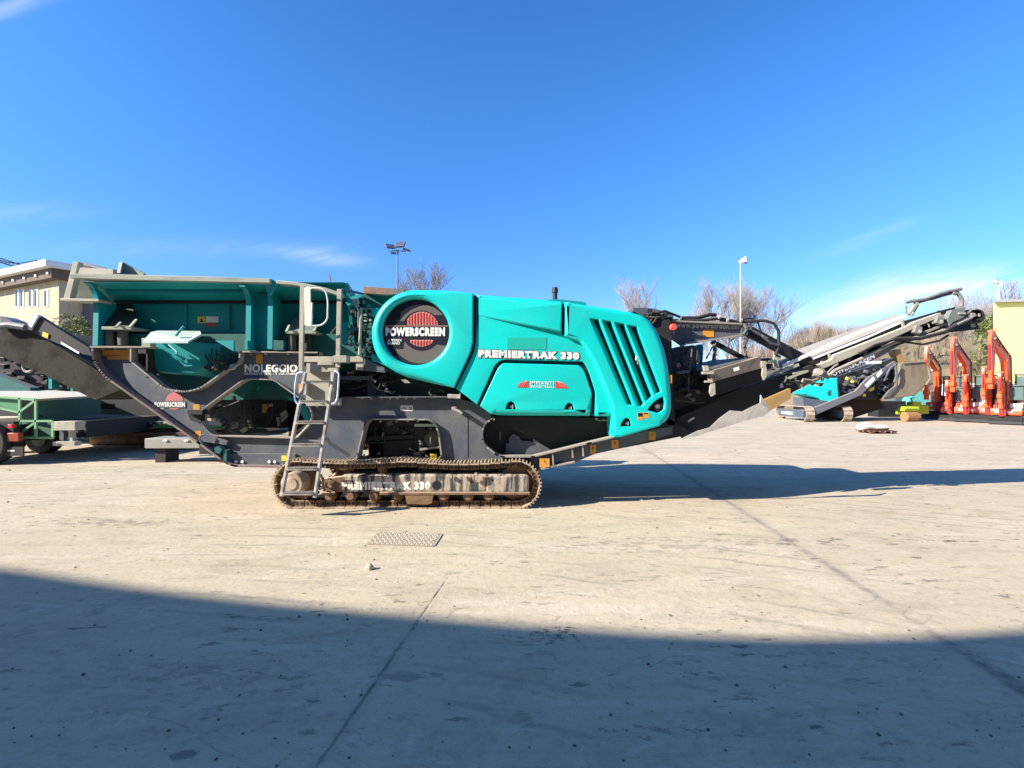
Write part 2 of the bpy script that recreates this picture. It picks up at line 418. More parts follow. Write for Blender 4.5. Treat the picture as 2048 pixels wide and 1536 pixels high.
    j2 = joint(B0, B1, .003, .014, .9, (.09, .085, .08), 4.9); joint(B0, B1, .015, .05, .3, (.20, .19, .17), 4.2)
    pass
    # damp oily smears near the door shadow, each a patch of its own
    def patch(x, y, sx, sy, thr, k, cc, s=7):
        nonlocal c
        a = M(t, 'POWER', M(t, 'DIVIDE', M(t, 'ABSOLUTE', M(t, 'SUBTRACT', X, x)), sx), 2.0)
        e = M(t, 'POWER', M(t, 'DIVIDE', M(t, 'ABSOLUTE', M(t, 'SUBTRACT', Y, y)), sy), 2.0)
        g = M(t, 'EXPONENT', M(t, 'MULTIPLY', M(t, 'ADD', a, e), -1.0))
        f = M(t, 'MULTIPLY', ramp(M(t, 'MULTIPLY_ADD', g, .22, noise(s, 6, .66, (.6, 1, 1), .5)), thr, thr + .05), k)
        c = mix(M(t, 'MULTIPLY', f, ramp(g, .05, .4)), c, cc)
    p = G(1090, 1272); patch(p.x, p.y, .42, .20, .72, .7, (.07, .07, .075), 26)
    p = G(1120, 1262); patch(p.x, p.y, .26, .08, .70, .75, (.06, .06, .065), 16)
    p = G(1390, 1345); patch(p.x, p.y, .35, .08, .73, .6, (.09, .09, .09), 24)
    p = G(1320, 1460); patch(p.x, p.y, .5, .12, .74, .5, (.11, .11, .11), 22)
    p = G(1760, 1320); patch(p.x, p.y, .25, .06, .73, .4, (.12, .12, .115), 22)
    p = G(1860, 1080); patch(p.x, p.y, .9, .16, .74, .55, (.12, .105, .085), 20)
    p = G(400, 1350); patch(p.x, p.y, .8, .25, .70, .3, (.14, .13, .12), 13)
    p = G(810, 1352); patch(p.x, p.y, .28, .09, .66, .45, (.13, .125, .12))
    p = G(360, 1512); patch(p.x, p.y, .10, .05, .62, .7, (.12, .12, .12))
    p = G(1620, 1082); patch(p.x, p.y, .8, .25, .72, .7, (.12, .11, .10))
    p = G(1870, 1080); patch(p.x, p.y, .7, .3, .74, .85, (.07, .065, .06))
    p = G(240, 1045); patch(p.x, p.y, 1.0, .25, .66, .6, (.20, .18, .15), 11)
    p = G(1320, 1090); patch(p.x, p.y, 2.2, .5, .70, .5, (.24, .21, .17), 9)
    pass
    lk.new(c, b.inputs['Base Color'])
    h = M(t, 'ADD', M(t, 'MULTIPLY', grain, .25), M(t, 'MULTIPLY', noise(12, 6, .7), .75))
    h = M(t, 'SUBTRACT', h, M(t, 'MULTIPLY', j2, 1.2))
    bp = N(t, 'ShaderNodeBump', inp={'Strength': .4, 'Distance': .03}); lk.new(h, bp.inputs['Height']); lk.new(bp.outputs[0], b.inputs['Normal'])
    return m
me = bpy.data.meshes.new('ground'); me.from_pydata([(-900, -60, 0), (900, -60, 0), (900, 1500, 0), (-900, 1500, 0)], [], [(0, 1, 2, 3)])
g = bpy.data.objects.new('ground', me); col.objects.link(g); me.materials.append(ground_mat()); tag(g, kind='structure')

random.seed(5)
def stone_mb(mb, c, r, flat=.6, n=6):
    c = Vector(c); rings = []
    for k, (h, q) in enumerate(((0, .85), (.35, 1.0), (.75, .72), (1.0, .25))):
        rings.append([c + Vector((math.cos(2 * math.pi * i / n + .3) * r * q * random.uniform(.75, 1.2), math.sin(2 * math.pi * i / n + .3) * r * q * random.uniform(.75, 1.2), h * r * 2 * flat)) for i in range(n)])
    mb.loft(rings)
grit = MB()
for i in range(520):
    px, py = random.uniform(-100, 2150), 900 + 640 * random.random() ** 1.3
    p = G(px, py)
    if 950 < py < 1020 and 530 < px < 1100: continue
    stone_mb(grit, (p.x, p.y, -.002), random.choice((.003, .004, .005, .006, .009)) * random.uniform(.6, 1.1) * (1 + p.y / 12), n=5)
tag(grit.build('gravel', mat('grit_stone', (.16, .135, .11), .9, c2=(.06, .05, .045), dirt=.8, scale=20), smooth=False), 'scattered grit and small stones on the concrete yard', kind='stuff')
st = MB(); p = G(738, 1139); stone_mb(st, (p.x, p.y, 0), .040, .75, 8)
tag(st.build('stone', mat('pale_stone', (.50, .43, .31), .9, bump=.5, scale=20), smooth=False), 'single pale fist-sized stone lying below the drain cover', 'stone')
gs = MB()
for i in range(1100):
    x = random.uniform(-14.5, -7.5); y = random.uniform(17.5, 22)
    stone_mb(gs, (x, y, -.01), random.uniform(.03, .11), .6, 5)
tag(gs.build('rubble', mat('grey_rubble', (.36, .33, .28), .9, scale=8), smooth=False), 'strip of grey rubble on the ground behind the left machine', kind='stuff')

# drain cover, flush in the concrete
dc = empty('drain_cover', (0, 0, 0)); P0, P1, P2, P3 = G(757, 1065), G(884, 1069), G(868, 1093), G(735, 1089)
dc.location = (P0 + P2) / 2
tag(dc, 'flat patterned iron drain cover set into the concrete in front of the tracks', 'drain cover')
mb = MB(); mb.prism([p + Vector((0, 0, .002)) for p in (P3, P2, P1, P0)], (0, 0, .006)); mb.build('cover_plate', mat('worn_iron', (.34, .29, .23), .8, c2=(.20, .17, .14), dirt=.7, scale=12), dc, smooth=False)
mb = MB()
for i in range(26):
    for j in range(8):
        u, v = (i + .5 + (j % 2) * .25) / 27, (j + .5) / 8
        q = (P0 * (1 - u) + P1 * u) * (1 - v) + (P3 * (1 - u) + P2 * u) * v
        mb.box((q.x, q.y, .010), (.022, .012, .008), rz=.6 if (i + j) % 2 else -.6)
mb.build('tread_studs', mat('polished_iron', (.52, .45, .35), .8, dirt=.5), dc, smooth=False)['kind'] = 'stuff'
mb = MB()
for a, c_ in ((P0, P1), (P1, P2), (P2, P3), (P3, P0)): mb.beam(a + Vector((0, 0, .006)), c_ + Vector((0, 0, .006)), .02, .006)
mb.build('cover_frame', T['magnet'], dc, smooth=False)

# the hall behind the camera, whose roof edge throws the foreground shadow
H = 11.0; off = Vector((SUN.x / -SUN.z, SUN.y / -SUN.z)) * H
edge = [(p.x - off.x, p.y - off.y) for p in [G(x, y) for x, y in ((0, 1152), (150, 1176), (300, 1196), (500, 1218), (700, 1236), (850, 1250), (1000, 1263), (1250, 1280), (1500, 1290), (1650, 1290), (1800, 1286), (1920, 1279), (2048, 1270))]]
edge = [(-32, edge[0][1] + 2.5)] + edge + [(edge[-1][0] + 2.5, edge[-1][1] + .6), (-6, edge[-1][1] + 1.2), (14, edge[-1][1] + 1.6)]
hall = empty('warehouse_hall', (-10, -8, 0), 'pale warehouse hall whose roof edge shades the near concrete', 'building')
mb = MB(); mb.prism([(x, y, H + .15) for x, y in edge] + [(14, -22, H), (-30, -22, H)], (0, 0, -.35)); mb.build('roof', T['white'], hall, smooth=False)
mb = MB(); mb.bb(-29, 13, -21.5, -5.8, 0, H - .21); mb.build('wall', mat('hall_plaster', (.16, .16, .17), .8), hall, smooth=False)
mb = MB(); mb.bb(-3, 3, -5.8, -5.74, .02, 4.5); mb.build('door', mat('hall_door', (.10, .14, .2), .6, streak=(1, 1, 8)), hall, smooth=False)

# ---------------------------------------------------------------- bare trees and the wooded slope
def branchy(mb, p, d, L, r, lev, rnd, spread=.55, kids=(3, 5), seg=4, thick=1.0):
    n = 3; pts = [Vector(p)]; dd = Vector(d).normalized()
    for i in range(n):
        dd = (dd + Vector((rnd.uniform(-1, 1), rnd.uniform(-1, 1), rnd.uniform(-.2, .9))) * .13).normalized()
        pts.append(pts[-1] + dd * L / n)
    mb.tube(pts, r, seg if lev > 1 else 3, r * (.5 if lev else .25))
    if lev == 0: return
    for k in range(rnd.randint(*kids)):
        t = rnd.uniform(.3, 1.0); i = min(int(t * n), n - 1); q = pts[i].lerp(pts[i + 1], t * n - i)
        s = Vector((rnd.uniform(-1, 1), rnd.uniform(-1, 1), rnd.uniform(-.1, .8))).normalized()
        branchy(mb, q, (dd * (1 - spread) + s * spread + Vector((0, 0, .25))), L * rnd.uniform(.48, .74), r * .52 * thick, lev - 1, rnd, spread, kids, seg, thick)
barks = [mat('grey_bark', (.22, .175, .15), .9, scale=1.5), mat('pale_bark', (.30, .26, .23), .9, scale=1.5)]
twigs = [mat('purple_twigs', (.20, .17, .16), .9, scale=1), mat('pale_twigs', (.33, .29, .255), .9, scale=1)]
def bare_tree(px, py_top, Y, seed, label, kind=0, lev=4, spread=.5, kids=(4, 6), rbase=None, thick=1.0, group='bare winter trees'):
    rnd = random.Random(seed); H = W(px, py_top, Y).z; base = Vector(((px - HX) / F * Y, Y, 0))
    root = empty('bare_tree', base, label, 'tree', group)
    tr = MB(); cr = MB(); r = rbase or H * .013; n = 6; pts = [base.copy()]
    for i in range(n): pts.append(pts[-1] + Vector((rnd.uniform(-.02, .02) * H, rnd.uniform(-.02, .02) * H, H * .80 / n)))
    tr.tube(pts, r, 7, r * .25); tr.build('trunk', barks[kind], root)
    for k in range(15):
        t = rnd.uniform(.35, 1.0); i = min(int(t * n), n - 1); q = pts[i].lerp(pts[i + 1], t * n - i)
        a = rnd.uniform(0, 6.28); s = Vector((math.cos(a), math.sin(a), rnd.uniform(.5, 1.3)))
        branchy(cr, q, s, H * (.34 - .14 * t), r * .34, lev - 1, rnd, spread, kids, 4, thick)
    cr.build('crown', twigs[kind], root, smooth=False, fix=False)
bare_tree(846, 545, 62, 11, 'dark bare tree behind the round end of the engine hood', kids=(5, 7), spread=.62)
bare_tree(1283, 572, 75, 5, 'slim pale bare tree above the rear of the engine hood', 1)
bare_tree(1432, 590, 70, 7, 'low pale bare tree left of the loudspeaker mast', 1, kids=(5, 7))
bare_tree(1462, 562, 72, 21, 'tall pale bare tree directly behind the loudspeaker mast', 1, kids=(5, 7))
bare_tree(1497, 578, 71, 8, 'dense pale bare tree just right of the loudspeaker mast', 1, kids=(5, 7))
bare_tree(1553, 598, 55, 3, 'thin dark crooked bare tree above the curved black hose', 0, kids=(3, 4))
bare_tree(1300, 610, 90, 31, 'small far bare tree above the black box behind the hood', 1)
bare_tree(1955, 585, 62, 12, 'hazy bare tree above the upper end of the long conveyor', 1, kids=(5, 7))
bare_tree(2010, 575, 64, 13, 'tall hazy bare tree behind the yellow building', 1, kids=(5, 7))
bare_tree(1985, 600, 58, 14, 'lower hazy bare tree left of the yellow building edge', 1, kids=(5, 7))

def slope(x0, x1, Y0, Y1, z1, name, m, nx=60, ny=14, seed=1, ridge=None):
    rnd = random.Random(seed); vs = []; fs = []
    for j in range(ny + 1):
        for i in range(nx + 1):
            t = j / ny; x = x0 + (x1 - x0) * i / nx; zz = z1 * (ridge(x) if ridge else 1)
            vs.append((x, Y0 + (Y1 - Y0) * t + rnd.uniform(-.4, .4), max(-.05, zz * (t ** .8)) + rnd.uniform(-.25, .25) * (0 < j) * min(1, z1 / 4)))
    for j in range(ny):
        for i in range(nx): a = j * (nx + 1) + i; fs.append((a, a + 1, a + nx + 2, a + nx + 1))
    mb = MB(); mb.add(vs, fs); return tag(mb.build(name, m), kind='structure')
hillm = mat('leaf_litter_bank', (.235, .185, .115), .95, c2=(.12, .10, .06), dirt=.8, scale=.5, streak=(1, 1, .35), bump=.6, lo=.4, hi=.65)
slope(24, 75, 47, 58, 7.2, 'hillside', hillm, ridge=lambda x: min(1, max(0, (x - 24) / 8)))
wr = random.Random(77)
def thicket(mb, base, h, rnd, n=26, w=.32, blade=.006):
    for k in range(n):
        a = rnd.uniform(0, 6.28); s = rnd.uniform(0, w); z0 = rnd.uniform(0, .35) * h
        tip = base + Vector((math.cos(a) * s * h, math.sin(a) * s * h, h * rnd.uniform(.6, 1.05))); b = base + Vector((0, 0, z0))
        wd = Vector((1, rnd.uniform(-1, 1), 0)).normalized() * h * blade
        mid = b.lerp(tip, .5) + Vector((rnd.uniform(-.04, .04) * h, 0, 0))
        mb.add([b - wd, b + wd, mid + wd * .6, mid - wd * .6, tip], [(0, 1, 2, 3), (3, 2, 4)])
def woodmass(name, label, spots, m, n=26):
    mb = MB()
    for (x, y, z, h) in spots: thicket(mb, Vector((x, y, z)), h, wr, n)
    return tag(mb.build(name, m, smooth=False, fix=False), label, kind='stuff')
wm = mat('brown_winter_wood', (.40, .33, .27), .95, c2=(.22, .16, .11), dirt=.8, scale=.25, lo=.4, hi=.6)
sp = []
for i in range(520):
    px = wr.uniform(1475, 2000); Y = wr.uniform(60, 82)
    top = 690 - 48 * min(1, max(0, (px - 1520) / 110)) - 6 * math.sin(px / 23) - 5 * math.sin(px / 9.) if px < 1790 else 640
    if px > 1790: top = 645 + 8 * math.sin(px / 17)
    t = W(px, top + wr.uniform(-4, 26), Y)
    z0 = max(0, min(6.5, (Y - 48) * .7)) if t.x > 30 else 0
    sp.append((t.x, Y, z0 if t.z - z0 > 3 else 0, max(3.2, t.z - (z0 if t.z - z0 > 3 else 0))))
woodmass('far_wood', 'brown leafless wood along the back of the yard', sp, wm, 80)
sp = []
for i in range(260):
    x = wr.uniform(26, 58); y = wr.uniform(46, 57); t = (y - 47) / 11
    sp.append((x, y, 7.0 * max(0, t) ** .8 * min(1, max(0, (x - 24) / 8)), wr.uniform(1.2, 3.0)))
woodmass('undergrowth', 'dry brown brush covering the bank behind the excavators', sp, mat('dry_brush', (.31, .25, .17), .95, c2=(.17, .14, .08), dirt=.8, scale=.4), 46)
sp = [(wr.uniform(-34, 2), wr.uniform(85, 100), 0, wr.uniform(6, 9)) for i in range(160)]
woodmass('distant_hedge', 'low far line of bare brush behind the machine', sp, wm, 24)

def leafy(mb, c, r, n, rnd, s=.12, zs=1.0):
    for k in range(n):
        v = Vector((rnd.gauss(0, 1), rnd.gauss(0, 1), rnd.gauss(0, 1))).normalized() * rnd.random() ** .4
        q = Vector(c) + Vector((v.x * r, v.y * r, v.z * r * zs)); a = Vector((rnd.uniform(-1, 1), rnd.uniform(-1, 1), rnd.uniform(-1, 1))).normalized() * s * rnd.uniform(.6, 1.3)
        e = a.cross(Vector((rnd.uniform(-1, 1), rnd.uniform(-1, 1), 1))).normalized() * s * .5
        mb.add([q - a, q + e, q + a, q - e], [(0, 1, 2, 3)])
def shrub(px, py, Y, r, seed, label, m, zs=1.0):
    rnd = random.Random(seed); c = W(px, py, Y); root = empty('green_shrub', (c.x, Y, 0), label, 'shrub')
    mb = MB()
    for k in range(9): leafy(mb, c + Vector((rnd.uniform(-.6, .6) * r, rnd.uniform(-.6, .6) * r, rnd.uniform(-.6, .6) * r * zs)), r * .55, 130, rnd, r * .09, zs)
    mb.build('foliage', m, root, smooth=False, fix=False)
    s = MB()
    for k in range(4): s.tube([(c.x, Y, 0), (c.x + rnd.uniform(-.4, .4) * r, Y + rnd.uniform(-.3, .3) * r, c.z)], .04, 5, .015)
    s.build('stem', barks[0], root)
olive = mat('olive_leaves', (.15, .17, .05), .7, c2=(.07, .10, .02), dirt=.8, scale=1)
shrub(160, 664, 26, 1.05, 1, 'olive green shrub beside the beige building', olive)
shrub(1972, 715, 50, 2.3, 2, 'tall mossy green shrub on the bank beside the yellow building', olive, 1.7)
shrub(1975, 655, 51, 1.4, 3, 'small green shrub at the top of the bank under the eave', olive, 1.1)

# ---------------------------------------------------------------- buildings, masts, pylons
def beige_building():
    r = empty('beige_building', (-30, 36, 0), 'beige flat-roofed building with narrow upright windows at the left', 'building')
    cx = (118 - HX) / F * 30; A = Vector((cx, 30, 0)); d = (Vector(((0 - HX) / F * 33.4, 33.4, 0)) - A).normalized()
    nrm = Vector((-d.y, d.x, 0)); nrm = nrm if nrm.y > 0 else -nrm
    L = 16; zt = 8.0
    wallm = mat('beige_cladding', (.43, .37, .25), .8, c2=(.33, .28, .19), dirt=.8, scale=1.0, streak=(2.2, 2.2, .05), lo=.45, hi=.55)
    mb = MB(); mb.prism([A, A + d * L, A + d * L + nrm * 9, A + nrm * 9], (0, 0, zt)); mb.build('wall', wallm, r, smooth=False)
    mb = MB(); o = -nrm * .9 - d * .7
    mb.prism([A + o + Vector((0, 0, zt + .55)), A + d * (L + 1) - nrm * .9 + Vector((0, 0, zt + .55)), A + d * (L + 1) + nrm * 10 + Vector((0, 0, zt + .55)), A + nrm * 10 - d * .7 + Vector((0, 0, zt + .55))], (0, 0, .35)); mb.build('roof', T['white'], r, smooth=False)
    mb = MB(); o2 = -nrm * .5 - d * .35
    mb.prism([A + o2 + Vector((0, 0, zt + .003)), A + d * L - nrm * .5 + Vector((0, 0, zt + .003)), A + d * L + nrm * 9.4 + Vector((0, 0, zt + .003)), A + nrm * 9.4 - d * .35 + Vector((0, 0, zt + .003))], (0, 0, .54)); mb.build('eave', mat('brown_eave', (.10, .075, .055), .8), r, smooth=False)
    for px in (36, 46, 63, 74, 94):
        k = (px - HX) / F; t = (A.x - k * A.y) / (k * d.y - d.x); q = A + d * t
        z0, z1 = 1.7 + (780 - 613 - (0 if px > 50 else 1)) / F * q.y, 1.7 + (780 - 579) / F * q.y; z0 = 1.7 + 166 / F * q.y
        mb = MB(); c = q - nrm * .012; mb.beam(c + Vector((0, 0, z0)), c + Vector((0, 0, z1)), .46, .05, up=tuple(nrm)); w = mb.build('window', T['white'], r, smooth=False)
        mb = MB(); c = q - nrm * .045 + d * .09; mb.beam(c + Vector((0, 0, z0 + .05)), c + Vector((0, 0, z1 - .05)), .20, .03, up=tuple(nrm)); mb.build('pane', T['glass'], w, smooth=False)
    mb = MB()
    for k in range(11):
        q = A + d * (k * 1.4 - .1) - nrm * .55 + Vector((0, 0, zt + .25)); mb.box(q, (.12, .12, .12))
    mb.build('rafter_end', T['white'], r, smooth=False)
beige_building()
gb = empty('grey_shed', (-25, 34, 0), 'dark grey shed with a white downpipe beside the beige building', 'building')
mb = MB(); a, b_ = W(119, 597, 30.6), W(205, 597, 30.6); mb.bb(a.x, b_.x, 31, 40, 0, a.z); mb.build('wall', mat('dark_cladding', (.09, .095, .10), .7, streak=(6, 6, .1)), gb, smooth=False)
mb = MB(); mb.bb(a.x + .05, b_.x + .3, 30.4, 40.4, a.z, a.z + .16); mb.build('roof', T['white'], gb, smooth=False)
mb = MB(); p = W(131, 600, 30.8); mb.tube([(p.x, 30.85, .1), (p.x, 30.85, a.z - .05)], .05); mb.build('downpipe', T['white'], gb)
mb = MB(); p = W(147, 625, 30.9); mb.bb(p.x, p.x + .42, 30.93, 31, 4.2, 6.3); mb.build('window', mat('grey_pane', (.2, .22, .25), .2), gb, smooth=False)

yb = empty('yellow_building', (28, 30, 0), 'pale yellow plastered building with a grey eave at the right edge', 'building')
Yb = 36.0; a = W(1987, 606, Yb); zt = a.z
mb = MB(); mb.prism([(a.x, Yb, 0), (a.x + 12, Yb - 2.2, 0), (a.x + 16, Yb + 8, 0), (a.x + 9, Yb + 8, 0)], (0, 0, zt)); mb.build('wall', mat('yellow_plaster', (.88, .82, .27), .85, c2=(.80, .74, .27), dirt=.4, scale=.6), yb, smooth=False)
mb = MB(); mb.prism([(a.x - .25, Yb - .3, zt + .002), (a.x + 12.4, Yb - 2.6, zt + .002), (a.x + 16.4, Yb + 8.4, zt + .002), (a.x + 9, Yb + 8.4, zt + .002)], (0, 0, .17)); mb.build('eave', mat('grey_eave', (.36, .36, .34), .7), yb, smooth=False)
mb = MB(); mb.prism([(a.x + 1.2, Yb - .42, 0), (a.x + 12.1, Yb - 2.4, 0), (a.x + 12.1, Yb - 2.1, 0), (a.x + 1.2, Yb - .1, 0)], (0, 0, 2.3)); mb.build('gate', mat('dark_opening', (.05, .045, .04), .8), yb, smooth=False)

def mast(px, ytop, Y, r, name, label, m):
    p = W(px, ytop, Y); root = empty(name, (p.x, Y, 0), label, 'mast')
    mb = MB(); mb.tube([(p.x, Y, 0), (p.x, Y, p.z)], r, 10, r * .55); mb.build('pole', m, root); return root, p
bluepole = mat('blue_grey_pole', (.10, .17, .25), .5)
r, p = mast(795, 503, 46, .12, 'floodlight_mast', 'tall slim mast carrying four floodlights above the crusher', bluepole)
mb = MB(); mb.tube([p + Vector((-.75, 0, .0)), p + Vector((0, .1, .12)), p + Vector((.75, 0, .0))], .05, 6); mb.tube([p + Vector((0, -.6, .05)), p + Vector((0, .6, .05))], .05, 6); mb.build('crossarm', bluepole, r)
for (dx, dy, dz, rz, rx, s) in ((-.62, -.1, .42, .5, .75, 1), (.30, -.2, .55, -.2, 1.0, 1.1), (.78, .1, .16, 1.2, .25, .8), (-.45, .4, -.05, .3, .2, .6)):
    mb = MB(); mb.box(p + Vector((dx, dy, dz)), (.72 * s, .55 * s, .16), rz=rz, rx=rx); f = mb.build('floodlight', mat('lamp_body', (.06, .07, .11), .5), r, smooth=False)
    mb = MB(); m3 = Matrix.Rotation(rz, 3, 'Z') @ Matrix.Rotation(rx, 3, 'X'); mb.box(p + Vector((dx, dy, dz)) + m3 @ Vector((0, 0, -.085)), (.6 * s, .44 * s, .03), rz=rz, rx=rx); mb.build('lamp_glass', mat('lamp_glass', (.45, .47, .5), .3), f, smooth=False)
r, p = mast(1481, 524, 40, .05, 'loudspeaker_mast', 'thin white mast with a white horn loudspeaker above the bare trees', T['white'])
mb = MB(); c = p + Vector((.05, 0, .05)); d = Vector((.42, -.3, .13)); mb.tube([c - d * .3, c + d * .15, c + d * .8], .07, 14, .27); mb.build('horn', T['white'], r)
mb = MB(); mb.tube([c + Vector((.15, -.15, -.05)), c + Vector((.32, -.2, -.22))], .07, 8); mb.build('bracket', T['black'], r)
r, p = mast(1998, 566, 46, .08, 'lamp_mast', 'grey pole with a white lamp and box behind the yellow building', mat('grey_pole', (.45, .45, .45), .6))
mb = MB(); mb.tube([p + Vector((-.35, 0, .16)), p + Vector((.05, 0, .12))], .03, 6); mb.tube([p + Vector((-.36, 0, .02)), p + Vector((-.36, 0, .17)), p + Vector((-.36, 0, .26))], .26, 12, .05); mb.build('lamp_head', T['white'], r)
mb = MB(); mb.box(p + Vector((0, -.1, -.15)), (.22, .2, .5)); mb.build('control_box', T['white'], r)

def pylon(px, ytop, Y, w, label, seed=0, arms=(.82, .92)):
    p = W(px, ytop, Y); H = p.z; root = empty('power_pylon', (p.x, Y, 0), label, 'pylon', 'far power pylons')
    mb = MB(); t = .07 * Y / 100
    L = lambda s, h: Vector((p.x + s[0] * w * (1 - h * .93), Y + s[1] * w * (1 - h * .93), H * h))
    C = ((-1, -1), (1, -1), (1, 1), (-1, 1))
    for s in C: mb.tube([L(s, 0), L(s, 1)], t, 4, t * .6)
    n = 10
    for k in range(n):
        for i in range(4):
            mb.tube([L(C[i], k / n), L(C[(i + 1) % 4], (k + 1) / n)], t * .5, 3); mb.tube([L(C[i], (k + 1) / n), L(C[(i + 1) % 4], (k + 1) / n)], t * .5, 3)
    mb.build('tower', mat('pylon_steel', (.16, .2, .27), .6), root)
    for h in arms:
        a = MB(); zz = H * h
        for s in (-1, 1): a.tube([(p.x, Y, zz + w * .3), (p.x + s * w * 1.5, Y, zz)], t * .6, 4); a.tube([(p.x, Y, zz - w * .1), (p.x + s * w * 1.5, Y, zz)], t * .6, 4)
        a.build('crossarm', mat('pylon_steel', (.16, .2, .27), .6), root)
    return p
pylon(659, 549, 170, 3.2, 'distant lattice pylon above the hopper rail', arms=(.88,))
pp = pylon(73, 520, 120, 2.2, 'small lattice pylon above the beige building roof', arms=(.94,))
for i, (a, b_, lab) in enumerate(((W(-40, 506, 90), pp, 'upper overhead wire at the far left'), (pp, W(160, 556, 190), 'overhead wire running down behind the beige roof'))):
    mb = MB(); a, b_ = Vector(a), Vector(b_); mb.tube([a.lerp(b_, t / 8) + Vector((0, 0, -1.2 * math.sin(math.pi * t / 8))) for t in range(9)], .10, 4)
    tag(mb.build('overhead_wire', T['black']), lab, 'wire')
cr = empty('tower_crane', W(-60, 700, 100) * 1.0, 'lattice crane jib crossing above the roof at the far left', 'crane'); cr.location.z = 0
a, b_ = W(-40, 512, 100), W(52, 541, 108); mb = MB()
for o in ((0, 0, 0), (0, .9, 0), (0, .45, .8)): mb.tube([a + Vector(o), b_ + Vector(o)], .10, 4)
for k in range(14):
    q, q2 = a.lerp(b_, k / 14), a.lerp(b_, (k + 1) / 14); mb.tube([q, q2 + Vector((0, .45, .8))], .05, 3); mb.tube([q + Vector((0, .45, .8)), q2], .05, 3)
mb.build('jib', mat('crane_steel', (.10, .09, .09), .6), cr)
mb = MB(); b0 = W(-60, 505, 98); mb.tube([(b0.x, b0.y, 0), b0], .35, 4); mb.build('tower', mat('crane_steel', (.10, .09, .09), .6), cr)
# ---------------------------------------------------------------- the crusher
CR = empty('mobile_crusher', (0, 8.8, 0), 'large teal and dark grey tracked crusher filling the picture, ladder at its side', 'crusher')
Yh = 7.5
# hopper
mb = MB(); mb.bb(-6.14, -2.35, 8.15, 8.21, W(0, 700, 8.15).z, W(0, 604, 8.15).z)
z0, z1 = W(0, 604, 8.15).z, W(0, 564, 7.55).z
x_end = -2.42
mb.prism([(-6.14, 8.15, z0), (-6.14, 8.21, z0), (-6.14, 7.62, z1), (-6.14, 7.56, z1)], (6.14 - 2.42, 0, 0))
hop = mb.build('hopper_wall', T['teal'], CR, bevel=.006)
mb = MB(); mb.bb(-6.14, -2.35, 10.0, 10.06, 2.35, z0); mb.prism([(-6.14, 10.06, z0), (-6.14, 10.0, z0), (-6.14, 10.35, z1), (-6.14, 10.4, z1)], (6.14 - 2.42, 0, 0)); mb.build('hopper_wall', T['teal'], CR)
mb = MB(); mb.bb(-6.14, -2.38, 8.09, 8.15, W(0, 607, 8.12).z, W(0, 602, 8.12).z); mb.build('fold_bar', T['black'], hop)
mb = MB(); mb.bb(-6.1, -4.1, 8.12, 8.15, W(0, 664, 8.1).z, W(0, 661, 8.1).z); mb.bb(-5.07, -5.04, 8.12, 8.15, W(0, 695, 8.1).z, W(0, 610, 8.1).z); mb.bb(-4.40, -4.37, 8.12, 8.15, W(0, 695, 8.1).z, W(0, 610, 8.1).z); mb.build('weld_strip', T['teal'], hop)
# flare stiffeners
for (xa, xb) in ((288, 308), (394, 414)):
    mb = MB(); A = W(xa, 563, 7.55); B = W(xb, 600, 8.08)
    mb.prism([(A.x - .07, A.y, A.z), (A.x + .07, A.y, A.z), (B.x + .06, B.y + .02, B.z), (B.x - .06, B.y + .02, B.z)], (0, .09, 0.0)); mb.build('rib', T['teal'], hop)
mb = MB(); A, B = W(215, 585, 7.80), W(498, 586, 7.80); mb.beam(A, (B.x, A.y, A.z), .07, .05); mb.build('rib', T['teal'], hop)
# end plates: sheets across the machine, curved front edge
def end_plate(X, ytop, ybot, thick=.035, name='end_plate', Yt=7.53, Yb=7.70, Yn=7.72):
    zt, zb, zn = W(0, ytop, Yt).z, W(0, ybot, Yb).z, W(0, 612, Yn).z
    pr = [(Yt, zt)]
    for k in range(1, 9):
        t = k / 8; pr.append((Yt + (Yn - Yt) * math.sin(t * math.pi / 2), zt + (zn - zt) * (1 - math.cos(t * math.pi / 2))))
    pr += [(Yb, zb), (8.16, zb), (8.16, zn), (7.60, zt)]
    mb = MB(); mb.prism([(X, y, z) for y, z in pr], (thick, 0, 0)); mb.build(name, T['teal'], hop, smooth=False)
    mb = MB()
    for k in range(9): mb.beam((X + .01, pr[k][0], pr[k][1]), (X + .01, pr[k + 1][0], pr[k + 1][1]), .075, .014, up=(0, 1, 0.2))
    mb.build('plate_edge', T['teal'], hop, smooth=False)
end_plate(-6.12, 565, 691, .05); end_plate(-3.88, 572, 698); end_plate(-3.56, 557, 698)
mb = MB(); mb.bb(-3.85, -3.56, 7.84, 7.88, W(0, 698, 7.74).z, W(0, 585, 7.74).z); mb.build('column_face', T['teal'], hop)
mb = MB(); mb.prism([W(538, 556, 7.54), W(560, 568, 7.56), W(541, 590, 7.6)], (0, .03, 0)); mb.build('gusset', T['teal'], hop)
